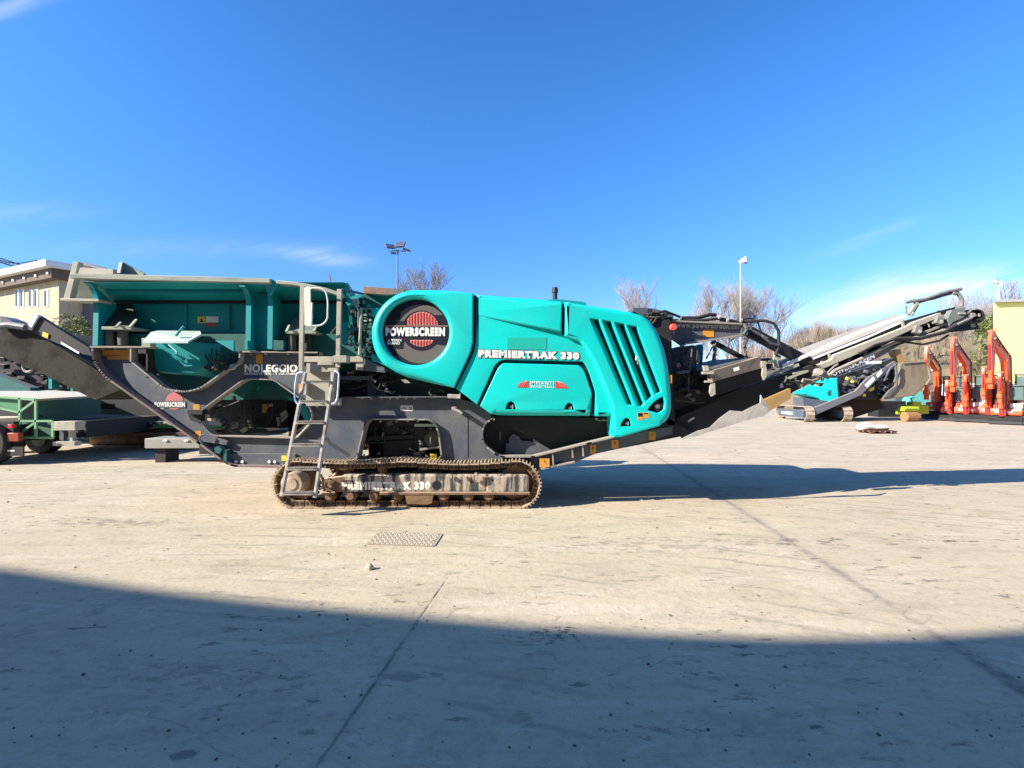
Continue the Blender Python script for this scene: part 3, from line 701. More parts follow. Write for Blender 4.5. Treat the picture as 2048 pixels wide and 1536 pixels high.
# rails
mb = MB(); mb.loft([[W(x, y0, Yq), W(x, y1, Yq), W(x, y1, Yq) + Vector((0, .16, 0)), W(x, y0, Yq) + Vector((0, .16, 0))] for x, y0, y1, Yq in ((139, 547, 556, 7.45), (190, 547.5, 558, 7.47), (300, 550, 561, 7.5), (420, 553, 563.5, 7.5), (540, 556.5, 566, 7.5))]); mb.build('hopper_rail', T['rail'], CR, bevel=.008)
mb = MB(); mb.loft([[W(x, y0, 7.52), W(x, y1, 7.52), W(x, y1, 7.52) + Vector((0, .16, 0)), W(x, y0, 7.52) + Vector((0, .16, 0))] for x, y0, y1 in ((552, 560, 567), (585, 563, 570), (618, 568, 576), (650, 575, 583), (684, 586, 594))]); mb.build('hopper_rail', T['rail'], CR, bevel=.008)
mb = MB(); mb.loft([[W(x, y0, 10.3), W(x, y1, 10.3), W(x, y1, 10.3) + Vector((0, .16, 0)), W(x, y0, 10.3) + Vector((0, .16, 0))] for x, y0, y1 in ((390, 608, 615), (600, 610, 617), (730, 618, 626))]); mb.build('hopper_rail', T['rail'], CR)
# rear end of the hopper: dished grey wall leaning out to the left
mb = MB()
fl = lambda pts, Y, d: mb.poly(pts, Y, d)
A = [W(149, 526, 8.2), W(124, 600, 8.5), W(196, 603, 8.5), W(225, 536, 8.3)]
mb.prism([W(154, 534, 7.75), W(134, 598, 7.95), W(205, 601, 7.95), W(228, 538, 7.8)], (0.3, 2.3, .02))
mb.build('rear_flap', T['rail'], CR, bevel=.01)
for q in ([(146, 524), (157, 523), (139, 599), (126, 599)], ):
    mb = MB(); mb.poly(q, 7.66, .1); mb.poly([(120, 596), (197, 598), (197, 603), (120, 601)], 7.6, .25); mb.build('flap_frame', T['beige'], CR, bevel=.005)
mb = MB(); mb.prism([W(236, 546, 7.9), W(245, 524, 7.9), W(288, 547, 7.9), W(283, 552, 7.9)], (0, .06, 0)); mb.prism([W(240, 546, 7.75), W(245, 524, 7.85), W(249, 526, 8.0), W(247, 548, 8.0)], (-.05, .0, 0)); mb.build('flap_lug', T['rail'], CR)
mb = MB(); mb.prism([W(150, 526, 7.8), W(172, 524, 8.6), W(212, 535, 8.6), W(212, 540, 7.8)], (0, .05, -.02)); mb.poly([(160, 535), (226, 538), (226, 548), (156, 547)], 7.62, .08); mb.build('flap_lug', T['beige'], CR)
# stickers on the hopper
for (x0, y0, x1, y1, m) in ((395, 633, 411, 646, 'yellow'), (412, 633, 437, 645, 'lettering'), (411, 646, 432, 653, 'red')):
    mb = MB(); mb.rect(x0, y0, x1, y1, 8.145, .003); s = mb.build('sticker', T[m], hop, smooth=False)
text('sticker_print', '▲', quad(399, 636, 407, 644), 8.14, T['badge'], hop)
# rubber mounts
def mount(xc, w, y0, y1, Y, m, ribbed=False):
    a, b = W(xc, y0, Y), W(xc, y1, Y); r = w / 2 / F * Y; mb = MB()
    n = 9; rings = []
    for k in range(n + 1):
        t = k / n; rr = r * (1 + (.06 * math.sin(math.pi * t))) * (1 - .08 * (k % 2) * ribbed)
        rings.append([a.lerp(b, t) + Vector((math.cos(6.283 * i / 18) * rr, math.sin(6.283 * i / 18) * rr, 0)) for i in range(18)])
    mb.loft(rings); mb.build('rubber_mount', m, CR)
mount(220, 17, 661, 691, 7.85, T['dustyrubber']); mount(246, 18, 661, 691, 7.85, T['dustyrubber'])
mount(585, 14, 668, 701, 7.85, T['dustyrubber']); mount(615, 16, 670, 701, 7.85, T['rubber'], True)
mb = MB(); mb.rect(203, 653, 262, 659, 7.7, .4); mb.build('mount_bracket', T['rail'], CR, bevel=.004)
mb = MB(); mb.prism([W(202, 655, 7.8), W(208, 652, 7.8), W(236, 656, 7.8), W(262, 655, 7.8), W(274, 640, 7.95), W(262, 608, 8.12), W(215, 608, 8.12)], (0, .02, 0)); mb.build('mount_gusset', T['black'], CR)
mb = MB(); mb.beam(W(231, 655, 7.6), W(241, 645, 7.74), .03, .02); mb.beam(W(259, 655, 7.6), W(273, 639, 7.74), .035, .02); mb.build('mount_rib', T['rail'], CR)
mb = MB(); mb.rect(572, 662, 632, 667, 7.7, .4); mb.beam(W(573, 664, 7.6), W(579, 651, 7.7), .035, .03); mb.beam(W(628, 663, 7.6), W(633, 653, 7.7), .035, .03); mb.build('mount_bracket', T['rail'], CR, bevel=.004)
mb = MB(); mb.prism([W(576, 663, 7.8), W(582, 645, 7.95), (W(600, 620, 8.1)), W(626, 645, 7.95), W(628, 663, 7.8)], (0, .02, 0)); mb.build('mount_gusset', T['teal_dull'], CR)
# feeder motor housing with pale lid
mb = MB(); mb.loft([[W(302, 680, 7.78), W(395, 684, 7.78), W(400, 735, 7.83), W(390, 748, 7.83), W(318, 745, 7.83), W(302, 730, 7.83)], [W(302, 680, 7.45) + Vector((.1, .6, 0)), W(412, 684, 7.45) + Vector((.1, .6, 0)), W(418, 745, 7.5) + Vector((.1, .6, 0)), W(400, 758, 7.5) + Vector((0, .6, 0)), W(318, 750, 7.5) + Vector((0, .6, 0)), W(302, 738, 7.5) + Vector((0, .6, 0))]]); fb = mb.build('feeder_housing', T['teal'], CR, bevel=.02)
mb = MB(); mb.loft([[W(286, 682, 7.32), W(376, 682, 7.32), W(402, 668, 7.45), W(400, 662, 7.9), W(315, 661, 7.9), W(302, 664, 7.5)], [v - Vector((0, 0, .03)) for v in (W(286, 682, 7.32), W(376, 682, 7.32), W(402, 668, 7.45), W(400, 662, 7.9), W(315, 661, 7.9), W(302, 664, 7.5))]]); mb.build('lid', mat('pale_teal_lid', (.45, .56, .52), .6, c2=(.35, .5, .45)), fb, smooth=False)  # lid in a pale teal, lighter than the housing
mb = MB(); mb.tube([W(352, 671, 7.4), W(367, 653, 7.5)], .018); mb.build('lid_stay', T['teal'], fb)
mb = MB(); mb.tube([W(338, 690, 7.7), W(354, 704, 7.6), W(352, 712, 7.55)], .012, 6); mb.prism([W(336, 706, 7.65), W(351, 708, 7.5), W(369, 716, 7.5), W(364, 722, 7.55), W(350, 718, 7.6)], (0, .04, 0)); mb.prism([W(352, 716, 7.52), W(368, 728, 7.52), W(383, 723, 7.52), W(384, 732, 7.52), W(370, 733, 7.52)], (0, .03, 0)); mb.build('latch_arm', T['teal'], fb)
mb = MB(); mb.rect(283, 676, 301, 695, 7.5, .12); mb.build('bracket', T['rail'], CR, bevel=.006)
mb = MB(); mb.prism([W(430, 681, 7.66), W(467, 681, 7.66), W(467, 704, 7.66)], (0, .04, 0)); mb.build('gusset', T['teal'], CR)
mb = MB(); mb.rect(547, 681, 567, 700, 7.6, .08); mb.build('bracket', T['teal_dull'], CR, bevel=.004)
mb = MB(); mb.rect(489, 681, 495, 699, 7.55, .2); mb.build('bracket', T['teal'], CR)
# feeder pan and dark inside
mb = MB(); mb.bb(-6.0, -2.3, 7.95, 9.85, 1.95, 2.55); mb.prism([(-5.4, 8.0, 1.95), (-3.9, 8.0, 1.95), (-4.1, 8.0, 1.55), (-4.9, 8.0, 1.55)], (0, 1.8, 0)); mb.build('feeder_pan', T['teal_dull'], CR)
mb = MB()
for i in range(2): mb.tube([W(425 + i * 9, 695 + 4 * i, 7.78), W(420 + i * 11, 720 + i * 3, 7.74), W(452 + i * 6, 722 + i * 4, 7.8), W(478, 713 + i * 4, 7.86)], .011, 6)
mb.build('hydraulic_hose', T['black'], CR)
mb = MB(); mb.cyl(W(466, 734, 7.6), W(466, 734, 7.75), .045); mb.tube([W(462, 738, 7.6), W(472, 732, 7.6), W(478, 727, 7.7)], .02); mb.build('pipe_joint', T['rail'], CR)

# side frame near and far
outer = [(182, 694), (261, 694), (261, 722), (331, 780, 20), (366, 784, 10), (400, 777, 20), (454, 738, 4), (477, 725, 8), (480, 702, 4), (640, 704), (640, 795), (905, 794), (983, 815), (983, 840), (968, 848, 8), (963, 870, 10), (966, 888, 8), (993, 910, 4), (1001, 913), (1065, 913), (1065, 935), (704, 935), (585, 934), (468, 934), (448, 924), (397, 886), (209, 753, 14), (190, 728, 10), (184, 712, 6)]
hexa = [(488, 758, 8), (546, 759, 10), (605, 801, 4), (618, 813, 6), (624, 830, 6), (618, 852, 6), (588, 876, 4), (427, 872, 10), (410, 858, 8), (400, 842, 10), (402, 820, 12)]
cut = [(738, 839, 12), (858, 840, 8), (871, 849, 6), (877, 868, 6), (883, 934, 1), (709, 934, 1)]
outer2 = rc(outer, 2); hex2 = rc(hexa, 6); 
# the track-side cutout is open at the bottom: write it into the outline
low = [(1065, 913), (1065, 930), (884, 930), (877, 868, 6), (871, 849, 6), (858, 840, 8), (738, 839, 12), (729, 850, 6), (709, 930), (585, 934)]
oo = outer[:outer.index((1065, 913))] + low + outer[outer.index((468, 934)):]
oo = rc(oo, 2)
near = MB(); near.plate(oo, [hex2], 7.75, .05); nf = near.build('side_frame', T['frame'], CR, smooth=False)
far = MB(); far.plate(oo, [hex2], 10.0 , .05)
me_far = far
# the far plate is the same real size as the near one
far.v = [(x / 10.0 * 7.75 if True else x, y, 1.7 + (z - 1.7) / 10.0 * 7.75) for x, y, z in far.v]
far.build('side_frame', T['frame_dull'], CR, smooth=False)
mb = MB()
flange(mb, [(180, 693.5), (300, 694)], 7.60, 7.78, 3)
flange(mb, rc([(300, 694), (293, 696)], 1), 7.60, 7.78, 2)
flange(mb, [(261, 696), (261, 722)] , 7.61, 7.75, 3)
flange(mb, rc([(261, 722, 1), (331, 780, 20), (366, 784, 10), (400, 777, 20), (454, 738, 4), (477, 725, 8), (480, 703, 3), (638, 705, 2), (638, 712)][:], 3)[:-0 or None], 7.62, 7.75, 2.6)
mb.build('flange', T['edge'], nf, smooth=False)
mb = MB(); flange(mb, rc([(184, 694, 1), (185, 712, 8), (191, 730, 10), (209, 753, 14), (397, 886, 3), (448, 924, 8), (468, 932, 6), (560, 934, 1)], 3), 7.61, 7.75, 4); mb.build('flange', mat('worn_dark_flange', (.16, .12, .115), .6, c2=(.3, .27, .24), dirt=.5, scale=5, dust=.3), nf, smooth=False)
mb = MB(); flange(mb, hex2[-6:] + hex2 + hex2[:1], 7.67, 7.83, 2.2); mb.build('flange', T['edge'], nf, smooth=False)
mb = MB(); flange(mb, rc([(984, 839), (968, 848, 8), (963, 870, 10), (966, 888, 8), (993, 910, 4), (1005, 913.5, 4), (1066, 913.5, 3), (1178, 886), (1240, 871)], 4), 7.58, 7.75, 3); mb.build('flange', T['edge'], nf, smooth=False)
mb = MB(); flange(mb, rc([(709, 932), (729, 848, 4), (738, 838.5, 8), (858, 839.5, 8), (871, 849, 6), (877, 868, 6), (883, 915)], 4), 7.67, 7.9, 2.6); mb.build('flange', T['edge'], nf, smooth=False)
mb = MB(); flange(mb, [(680, 795), (907, 793.5)], 7.62, 7.75, 2); mb.build('flange', T['frame'], nf, smooth=False)
mb = MB(); mb.rect(935.2, 828, 936.4, 914, 7.745, .01); mb.build('weld_seam', T['black'], nf, smooth=False)
mb = MB()
for x in (724, 742, 763, 780, 795, 812, 829, 204, 230, 255, 500, 530, 575, 598):
    y = 797 if x > 700 else (698 if x < 300 else 708); q = W(x, y, 7.72); mb.cyl(q, q + Vector((0, .05, 0)), .016, seg=8)
for x in (740, 760, 792, 815, 835): q = W(x, 843, 7.72); mb.cyl(q, q + Vector((0, .05, 0)), .013, seg=8)
mb.build('bolt', T['ladder'], nf, smooth=False)
mb = MB(); mb.rect(261, 698, 294, 755, 7.86, .06); mb.rect(292, 696, 295, 756, 7.66, .2); mb.build('box_plate', T['black'], nf)
for (x0, y0, x1, y1) in ((214, 712, 260, 719), (205, 700, 260, 711), (512, 709, 525, 727), (386, 809, 399, 821), (391, 862, 402, 874), (597, 768, 606, 786)):
    mb = MB(); mb.rect(x0, y0, x1, y1, 7.746, .003); mb.build('sticker', T['orange'], nf, smooth=False)
mb = MB(); mb.rect(801, 811, 826, 822, 7.746, .003); mb.build('maker_plate', T['lettering'], nf, smooth=False)
text('plate_mark', 'CE', quad(817, 814, 824, 820), 7.742, T['badge'], nf, .03)
for q in ((803, 814), (803, 817)): mb = MB(); mb.rect(q[0], q[1], q[0] + 11, q[1] + 1, 7.743, .002); mb.build('plate_mark', T['badge'], nf, smooth=False)
text('lettering', 'NOLEGGIO', quad(489, 728, 595, 745, 0), 7.742, T['lettering'], nf, .05, spacing=1.12)
text('lettering', 'BREMBATE (BG) - ☎ 035.376862'.replace('☎', 'T'), quad(489, 745.5, 594, 751, 0), 7.742, T['lettering'], nf, .03)
# round faded badge on the leg
mb = MB(); mb.poly(circ(348.5, 802, 17.5, n=40), 7.746, .003); bd = mb.build('faded_badge', T['palered'], nf, smooth=False)
mb = MB(); mb.rect(308, 802, 371, 815.5, 7.743, .002); mb.build('badge_band', T['frame'], nf, smooth=False)
text('lettering', 'POWERSCREEN', quad(309, 804, 370, 814, 0), 7.739, T['lettering'], nf, .06)
text('lettering', 'A TEREX', quad(314, 816, 328, 818.5, 0), 7.742, T['wornletter'], nf, .02)
# cover plate with cast-like raised arm on the frame
mb = MB(); mb.rect(375, 820, 404, 829, 7.6, .15); mb.poly([(376, 829), (402, 829), (402, 846), (381, 841)], 7.66, .1); mb.build('jack_bracket', T['black'], nf)

# inside the hexagonal opening
mb = MB(); mb.bb(*(lambda a, b: (a.x, b.x, 8.5, 9.4, b.z, a.z))(W(486, 798, 8.5), W(575, 856, 8.5))); gen = mb.build('feeder_motor', T['black'], CR, bevel=.02)
mb = MB(); mb.rect(524, 808, 535, 826, 8.47, .02); mb.build('sticker', T['orange'], gen, smooth=False)
mb = MB(); mb.poly([(560, 828), (570, 820), (575, 832), (562, 845)], 8.4, .06); mb.build('clamp', T['ladder'], gen); mb = MB(); mb.tube([W(498, 840, 8.45), W(503, 855, 8.45)], .03); mb.build('clamp', T['ladder'], gen); mb = MB(); mb.tube([W(556, 834, 8.45), W(558, 852, 8.45)], .025); mb.build('clamp', T['ladder'], gen)
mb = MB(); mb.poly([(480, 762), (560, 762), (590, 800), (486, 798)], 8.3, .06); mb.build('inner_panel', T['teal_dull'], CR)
mb = MB(); mb.poly([(492, 770), (520, 771), (516, 778), (505, 785)], 8.26, .03); mb.poly([(573, 792), (590, 798), (596, 806), (578, 800)], 8.2, .03); mb.build('inner_gusset', T['teal'], CR)
mb = MB(); mb.poly([(400, 835), (440, 800), (485, 792), (486, 856), (470, 868), (436, 838)], 8.6, .3); mb.build('inner_bracket', T['black'], CR)
mb = MB(); mb.beam(W(436, 832, 8.2), W(480, 872, 8.2), .16, .05); mb.build('inner_bracket', T['frame'], CR)
mb = MB(); mb.rect(577, 765, 628, 872, 8.7, .1); mb.build('inner_panel', T['black'], CR)
mb = MB(); mb.poly([(600, 805), (612, 812), (620, 828), (619, 850), (613, 846), (601, 826)], 8.15, .05); mb.build('inner_gusset', T['teal'], CR)
mb = MB(); mb.bb(*(lambda a, b: (a.x, b.x, 7.9, 9.9, b.z, a.z))(W(470, 873, 7.9), W(700, 878, 7.9))); mb.poly([(505, 873), (560, 871), (577, 863), (577, 873)], 7.9, .8); mb.build('dust_shelf', T['beige'], CR)
# skirt under the opening
mb = MB(); a, b = W(400, 876, 7.82), W(590, 908, 7.82); mb.bb(a.x, b.x, 7.80, 7.86, b.z, a.z)
for x in (454, 492, 530, 566): mb.beam(W(x, 877, 7.78), W(x + 9, 905, 7.78), .03, .03)
sk = mb.build('lower_skirt', T['frame_dull'], CR)
mb = MB(); mb.poly([(448, 908), (590, 908), (590, 933), (470, 933), (450, 924)], 7.70, .05); mb.build('lower_plate', T['frame'], CR)
mb = MB()
for x in (471, 484, 538, 549): q = W(x, 923.5, 7.68); mb.cyl(q, q + Vector((0, .05, 0)), .022, seg=10)
mb.build('bolt', T['lettering'], CR)
mb = MB(); mb.rect(563, 911, 573, 922, 7.69, .003); mb.build('sticker', T['yellow'], CR, smooth=False)
mb = MB(); mb.poly([(395, 882), (404, 870), (420, 870), (455, 882), (452, 890), (425, 886)], 7.68, .08); mb.tube([W(404, 886, 7.6), W(398, 878, 7.6), W(402, 871, 7.6), W(411, 868, 7.62)], .012, 6); mb.poly([(422, 886), (450, 892), (448, 920), (440, 912)], 7.74, .3); mb.build('fender', T['frame'], CR)
mb = MB(); mb.poly([(428, 896), (436, 892), (444, 899), (438, 908), (430, 904)], 7.6, .1); mb.rect(447, 900, 453, 925, 7.62, .1); mb.build('lamp_bracket', T['teal_dull'], CR)

# hoses, pipes and fittings crowding the feeder and the jaw side
rn = random.Random(21)
def clutter(x0, x1, y0, y1, Y, n, mats_, s=.05, tubes=3):
    for k in range(n):
        mb = MB(); q = W(rn.uniform(x0, x1), rn.uniform(y0, y1), Y + rn.uniform(-.05, .1)); mb.box(q, (rn.uniform(.4, 1.8) * s, s, rn.uniform(.3, 1.2) * s), ry=rn.choice((0, 0, .5, -.4))); mb.build('fitting', T[rn.choice(mats_)], CR, bevel=.004)
    for k in range(tubes):
        mb = MB(); a = (rn.uniform(x0, x1), rn.uniform(y0, y1)); b = (rn.uniform(x0, x1), rn.uniform(y0, y1)); m_ = ((a[0] + b[0]) / 2 + rn.uniform(-14, 14), max(a[1], b[1]) + rn.uniform(0, 8))
        pts = [W(*(Vector(a) * (1 - t) ** 2 + Vector(m_) * 2 * t * (1 - t) + Vector(b) * t * t), Y - .03 * math.sin(3.14 * t)) for t in [i / 7 for i in range(8)]]
        mb.tube(pts, rn.uniform(.008, .016), 6); mb.build('hydraulic_hose', T[rn.choice(('rubber', 'black', 'dustyrubber'))], CR)
clutter(405, 478, 700, 745, 7.86, 8, ('frame', 'teal_dull', 'ladder', 'black'), .06, 6)
clutter(420, 480, 795, 860, 8.0, 12, ('frame', 'black', 'ladder', 'dustyrubber'), .07, 7)
clutter(486, 578, 790, 862, 8.35, 10, ('frame_dull', 'ladder', 'black', 'frame'), .06, 5)
clutter(690, 742, 596, 715, 7.72, 16, ('ladder', 'teal_dull', 'black', 'navy', 'teal'), .05, 7)
clutter(684, 800, 745, 790, 7.84, 14, ('frame_dull', 'black', 'frame', 'dustyrubber'), .07, 6)
clutter(745, 870, 846, 912, 7.88, 14, ('frame_dull', 'black', 'frame', 'dustyrubber'), .06, 4)
clutter(1350, 1400, 695, 800, 8.05, 12, ('frame_dull', 'black', 'frame', 'rust'), .07, 6)
clutter(1560, 1650, 745, 775, 8.18, 10, ('frame_dull', 'ladder', 'frame', 'rail'), .05, 5)
clutter(1290, 1345, 622, 650, 7.9, 6, ('frame', 'black'), .06, 5)
clutter(1540, 1562, 712, 745, 8.15, 6, ('frame', 'ladder', 'teal_dull'), .05, 2)
clutter(640, 672, 946, 984, 7.47, 7, ('shoe', 'track'), .04, 2)
for k in range(7):
    mb = MB(); x = 1660 + k * 34; y = 742 - k * 16.5; mb.beam(W(x, y, 8.32), W(x + 14, y - 22, 8.32), .03, .03); mb.build('truss_brace', T['frame'], CR)
# jaw chamber and belly
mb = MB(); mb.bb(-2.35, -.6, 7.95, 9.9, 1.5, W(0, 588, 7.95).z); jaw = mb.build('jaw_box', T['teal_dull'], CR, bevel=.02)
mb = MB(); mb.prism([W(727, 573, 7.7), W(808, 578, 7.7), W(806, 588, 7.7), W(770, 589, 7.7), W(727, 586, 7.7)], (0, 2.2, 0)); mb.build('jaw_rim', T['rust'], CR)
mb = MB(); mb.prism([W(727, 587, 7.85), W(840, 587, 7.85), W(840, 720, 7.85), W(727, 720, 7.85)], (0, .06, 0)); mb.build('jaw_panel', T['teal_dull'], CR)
mb = MB()
for y in (616, 683, 712): mb.rect(726, y, 744, y + 2.5, 7.7, .1)
for y in (628, 640, 648, 694, 704): mb.rect(727, y, 733, y + 3, 7.66, .08); mb.rect(738, y - 2, 742, y + 2, 7.66, .08)
mb.rect(728, 692, 730, 706, 7.66, .06); mb.build('hinge', T['ladder'], CR)
mb = MB(); mb.poly([(690, 604), (700, 594), (720, 588), (726, 592), (712, 598), (706, 606), (696, 612)], 7.6, .06); mb.build('linkage', T['teal'], CR)
mb = MB(); mb.poly([(705, 598), (714, 597), (716, 604), (712, 608), (716, 610), (712, 613), (706, 610)], 7.5, .08); mb.build('beacon_base', T['ladder'], CR)
mb = MB(); mb.tube([W(713, 612, 7.5), W(717, 622, 7.5), W(716, 635, 7.5), W(717, 655, 7.5)], .012, 6); mb.tube([W(722, 616, 7.55), W(722, 640, 7.5), W(720, 680, 7.5), W(719, 710, 7.5)], .02, 6); mb.build('cable', T['beige'], CR)
mb = MB(); mb.poly([(682, 648), (695, 643), (694, 690), (688, 690), (682, 684)], 7.55, .06); mb.build('linkage', T['teal'], CR)
mb = MB(); mb.rect(694, 655, 722, 660, 7.5, .06); mb.tube([W(699, 662, 7.5), W(703, 667, 7.5), W(705, 661, 7.5)], .012, 6); mb.tube([W(684, 686, 7.5), W(691, 690, 7.5), W(716, 687, 7.5)], .014, 6); mb.build('linkage', T['teal_dull'], CR)
mb = MB(); mb.prism([(-2.42, 7.6, z1), (-2.42, 8.2, z0), (-2.42, 8.2, 2.4), (-2.42, 7.9, 2.4), (-2.42, 7.75, 2.9)], (.05, 0, 0)); mb.build('hopper_end', T['teal'], CR)
# belly under the jaw between frame plates
mb = MB(); mb.bb(-2.6, -.4, 8.1, 9.6, .95, 1.75); mb.bb(-1.95, -1.3, 7.95, 9.7, .3, 1.25); mb.bb(-2.3, -.9, 8.4, 9.5, .2, 1.0); belly = mb.build('crusher_body', T['black'], CR, bevel=.02)
mb = MB()
for x in (742, 752, 766, 780, 796, 812, 822): q = W(x, 857 + (x % 3), 7.9); mb.cyl(q, q + Vector((0, .08, 0)), .02, seg=10)
mb.beam(W(737, 878, 7.92), W(827, 872, 7.92), .05, .05); mb.beam(W(735, 886, 7.92), W(830, 882, 7.92), .03, .02); mb.rect(757, 884, 759, 915, 7.93, .04); mb.build('body_rib', T['frame_dull'], CR)
mb = MB(); mb.cyl(W(863, 876, 8.0), W(863, 876, 8.6), .16, seg=28); mb.cyl(W(863, 878, 7.96), W(863, 878, 8.1), .11, seg=28); mb.build('conveyor_drum', T['dustyrubber'], CR)
mb = MB(); mb.rect(829, 848, 876, 853, 7.85, .2); mb.build('cross_bar', mat('pale_green_bar', (.45, .62, .5), .6), CR)
mb = MB(); mb.beam(W(840, 899, 7.9), W(878, 894, 7.9), .03, .03); mb.build('cross_bar', T['edge'], CR)
mb = MB(); mb.rect(860, 908, 873, 920, 7.8, .01); mb.build('sticker', T['yellow'], CR, smooth=False)
mb = MB(); mb.prism([W(675, 743, 7.9), W(770, 748, 7.9), W(905, 778, 7.9), W(980, 830, 7.9), W(980, 845, 7.9), W(675, 800, 7.9)], (0, 1.9, 0)); mb.build('engine_deck', T['black'], CR)
mb = MB(); mb.prism([W(735, 760, 7.85), W(752, 772, 7.85), W(775, 793, 7.85), W(735, 793, 7.85)], (0, .04, 0)); mb.rect(680, 752, 745, 760, 7.8, .1); mb.build('deck_bracket', T['frame'], CR)
mb = MB(); mb.prism([W(727, 716, 7.6), W(768, 735, 7.6), W(770, 745, 7.6), W(727, 741, 7.6)], (0, .5, 0)); mb.build('deck_plate', T['frame'], CR)
mb = MB(); mb.poly([(802, 759), (812, 759), (821, 766), (809, 766)], 7.6, .02); mb.poly([(895, 788), (919, 789), (920, 797), (895, 796)], 7.5, .2); mb.build('deck_tab', T['ladder'], CR)
mb = MB(); mb.tube([W(905, 818, 7.55), W(918, 822, 7.55), W(924, 827, 7.55)], .02, 6); mb.rect(903, 814, 911, 820, 7.55, .2); mb.rect(919, 786, 920.5, 797, 7.45, .05); mb.build('hood_prop', T['ladder'], CR)
mb = MB(); mb.tube([W(863 + 4 * math.cos(a), 784 + 6 * math.sin(a), 7.8) for a in [x * .3 + 1.5 for x in range(11)]], .012, 6); mb.tube([W(876, 784, 7.8), W(882, 779, 7.8), W(888, 785, 7.8)], .01, 6); mb.build('hose', T['dustyrubber'], CR)

# tail belly to the right under the hood
mb = MB(); mb.prism([W(950, 832, 7.9), W(1340, 838, 7.9), W(1390, 868, 7.9), W(1357, 874, 7.9), W(1200, 905, 7.9), W(1066, 935, 7.9), W(958, 920, 7.9)], (0, 1.9, 0)); mb.build('belly_housing', T['frame_dull'], CR)
mb = MB(); mb.poly([(1010, 913), (1012, 885), (1017, 888), (1018, 875), (1027, 867), (1040, 875), (1042, 881), (1074, 885), (1104, 901), (1066, 912)], 7.84, .03); mb.build('belly_lit_patch', T['frame'], CR)  # sheet cut to the outline of sunlight on the belly, in paler paint
mb = MB(); mb.rect(999.5, 864, 1001, 880, 7.85, .03); mb.build('belly_rib', T['edge'], CR)
mb = MB(); mb.poly([(1060, 914), (1178, 887), (1240, 872), (1345, 853), (1345, 868), (1240, 897), (1190, 908), (1149, 925), (1110, 933), (1077, 940), (1060, 930)], 7.70, .08); lb = mb.build('conveyor_frame', T['frame'], CR)
mb = MB(); flange(mb, [(1077, 940), (1110, 932), (1149, 924.5)], 7.6, 7.7, 2.6)
for x, y0, y1 in ((1107, 904, 932), (1146, 893, 915), (1167, 889, 912)): flange(mb, [(x - 2, y0), (x, y1)], 7.6, 7.7, 2.6)
mb.build('flange', T['edge'], lb, smooth=False)
for (x0, y0, x1, y1) in ((1079, 917, 1099, 934), (1180, 890, 1192, 908), (1223, 880, 1237, 897), (1298, 863, 1311, 880)):
    mb = MB(); mb.rect(x0, y0, x1, y1, 7.59 if x0 == 1079 else 7.69, .003); st_ = mb.build('sticker', T['orange'], lb, smooth=False)
    text('sticker_print', '!', quad((x0 + x1) / 2 - 1, y0 + 3, (x0 + x1) / 2 + 1, y0 + 9), 7.58 if x0 == 1079 else 7.685, T['badge'], lb, .03)
mb = MB()
for (x, y) in ((1193, 838), (1208, 840)): q = W(x, y, 7.8); mb.cyl(q, q + Vector((0, .06, 0)), .018, seg=8)
mb.tube([W(1196, 841, 7.8), W(1218, 841, 7.8)], .008, 5); mb.build('drain_tap', T['ladder'], CR)

# ------------------------------------------------ engine hood
cc = (832, 667)
circ_pts = circ(832, 667.5, 91.5, 96, 226, 26, ry=90)
front = [(947, 586.5), (905, 581), (870, 578.2)] + [p for p in circ_pts] + [(794, 747), (814, 755), (860, 766), (908, 776), (941, 705), (946, 684)]
def f_rad(x, y):
    if x > 900: return 2.5 if x > 935 or y > 770 else 6
    return 12 if (x < 850 or y < 600) else 12
PORT = (830.5, 663.5)
frontr = []
for p in front: frontr.append(p)
frontr = rc([(p[0], p[1], 8 if p in ((941, 705),) else 1.5) for p in front], 2, 3)
mb = MB(); panel(mb, frontr, 7.46, .5, f_rad, [(circ(PORT[0], PORT[1], 67.5, 0, 360, 64, ry=66.5), 9, .16)], n=8, dz=1.25)
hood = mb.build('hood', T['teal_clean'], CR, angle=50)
hood['label'] = 'rounded front section of the hood with a large round port'
back = [(p[0], p[1]) for p in front]
mb = MB(); allout = rc([(945, 590), (905, 585), (860, 583)] + [(832 + (x - 832) * .94, 667 + (y - 667) * .94) for x, y in circ_pts] + [(800, 744), (860, 762), (908, 772), (960, 808), (993, 827), (1040, 829), (1186, 829), (1221, 829), (1230, 868), (1320, 846), (1338, 832), (1341, 824), (1341, 788), (1334, 738), (1326, 697), (1311, 661), (1297, 644), (1282, 633), (1173, 614), (1123, 607), (1040, 600)], 2)
mb.plate(allout, [circ(PORT[0], PORT[1], 66, 0, 360, 48)], 7.56, .06); mb.build('hood_backing', T['navy'], CR, smooth=False)
solid = rc([(945, 592), (905, 587), (870, 586), (832, 588), (775, 615), (755, 667), (775, 718), (800, 741), (860, 760), (908, 770), (960, 806), (993, 824), (1221, 826), (1320, 842), (1335, 826), (1335, 788), (1328, 738), (1320, 697), (1306, 664), (1290, 647), (1276, 636), (1173, 617), (1123, 610), (1040, 603)], 6)
mb = MB(); mb.poly(solid, 7.85, 2.1); mb.build('engine_housing', T['teal'], CR, smooth=False)
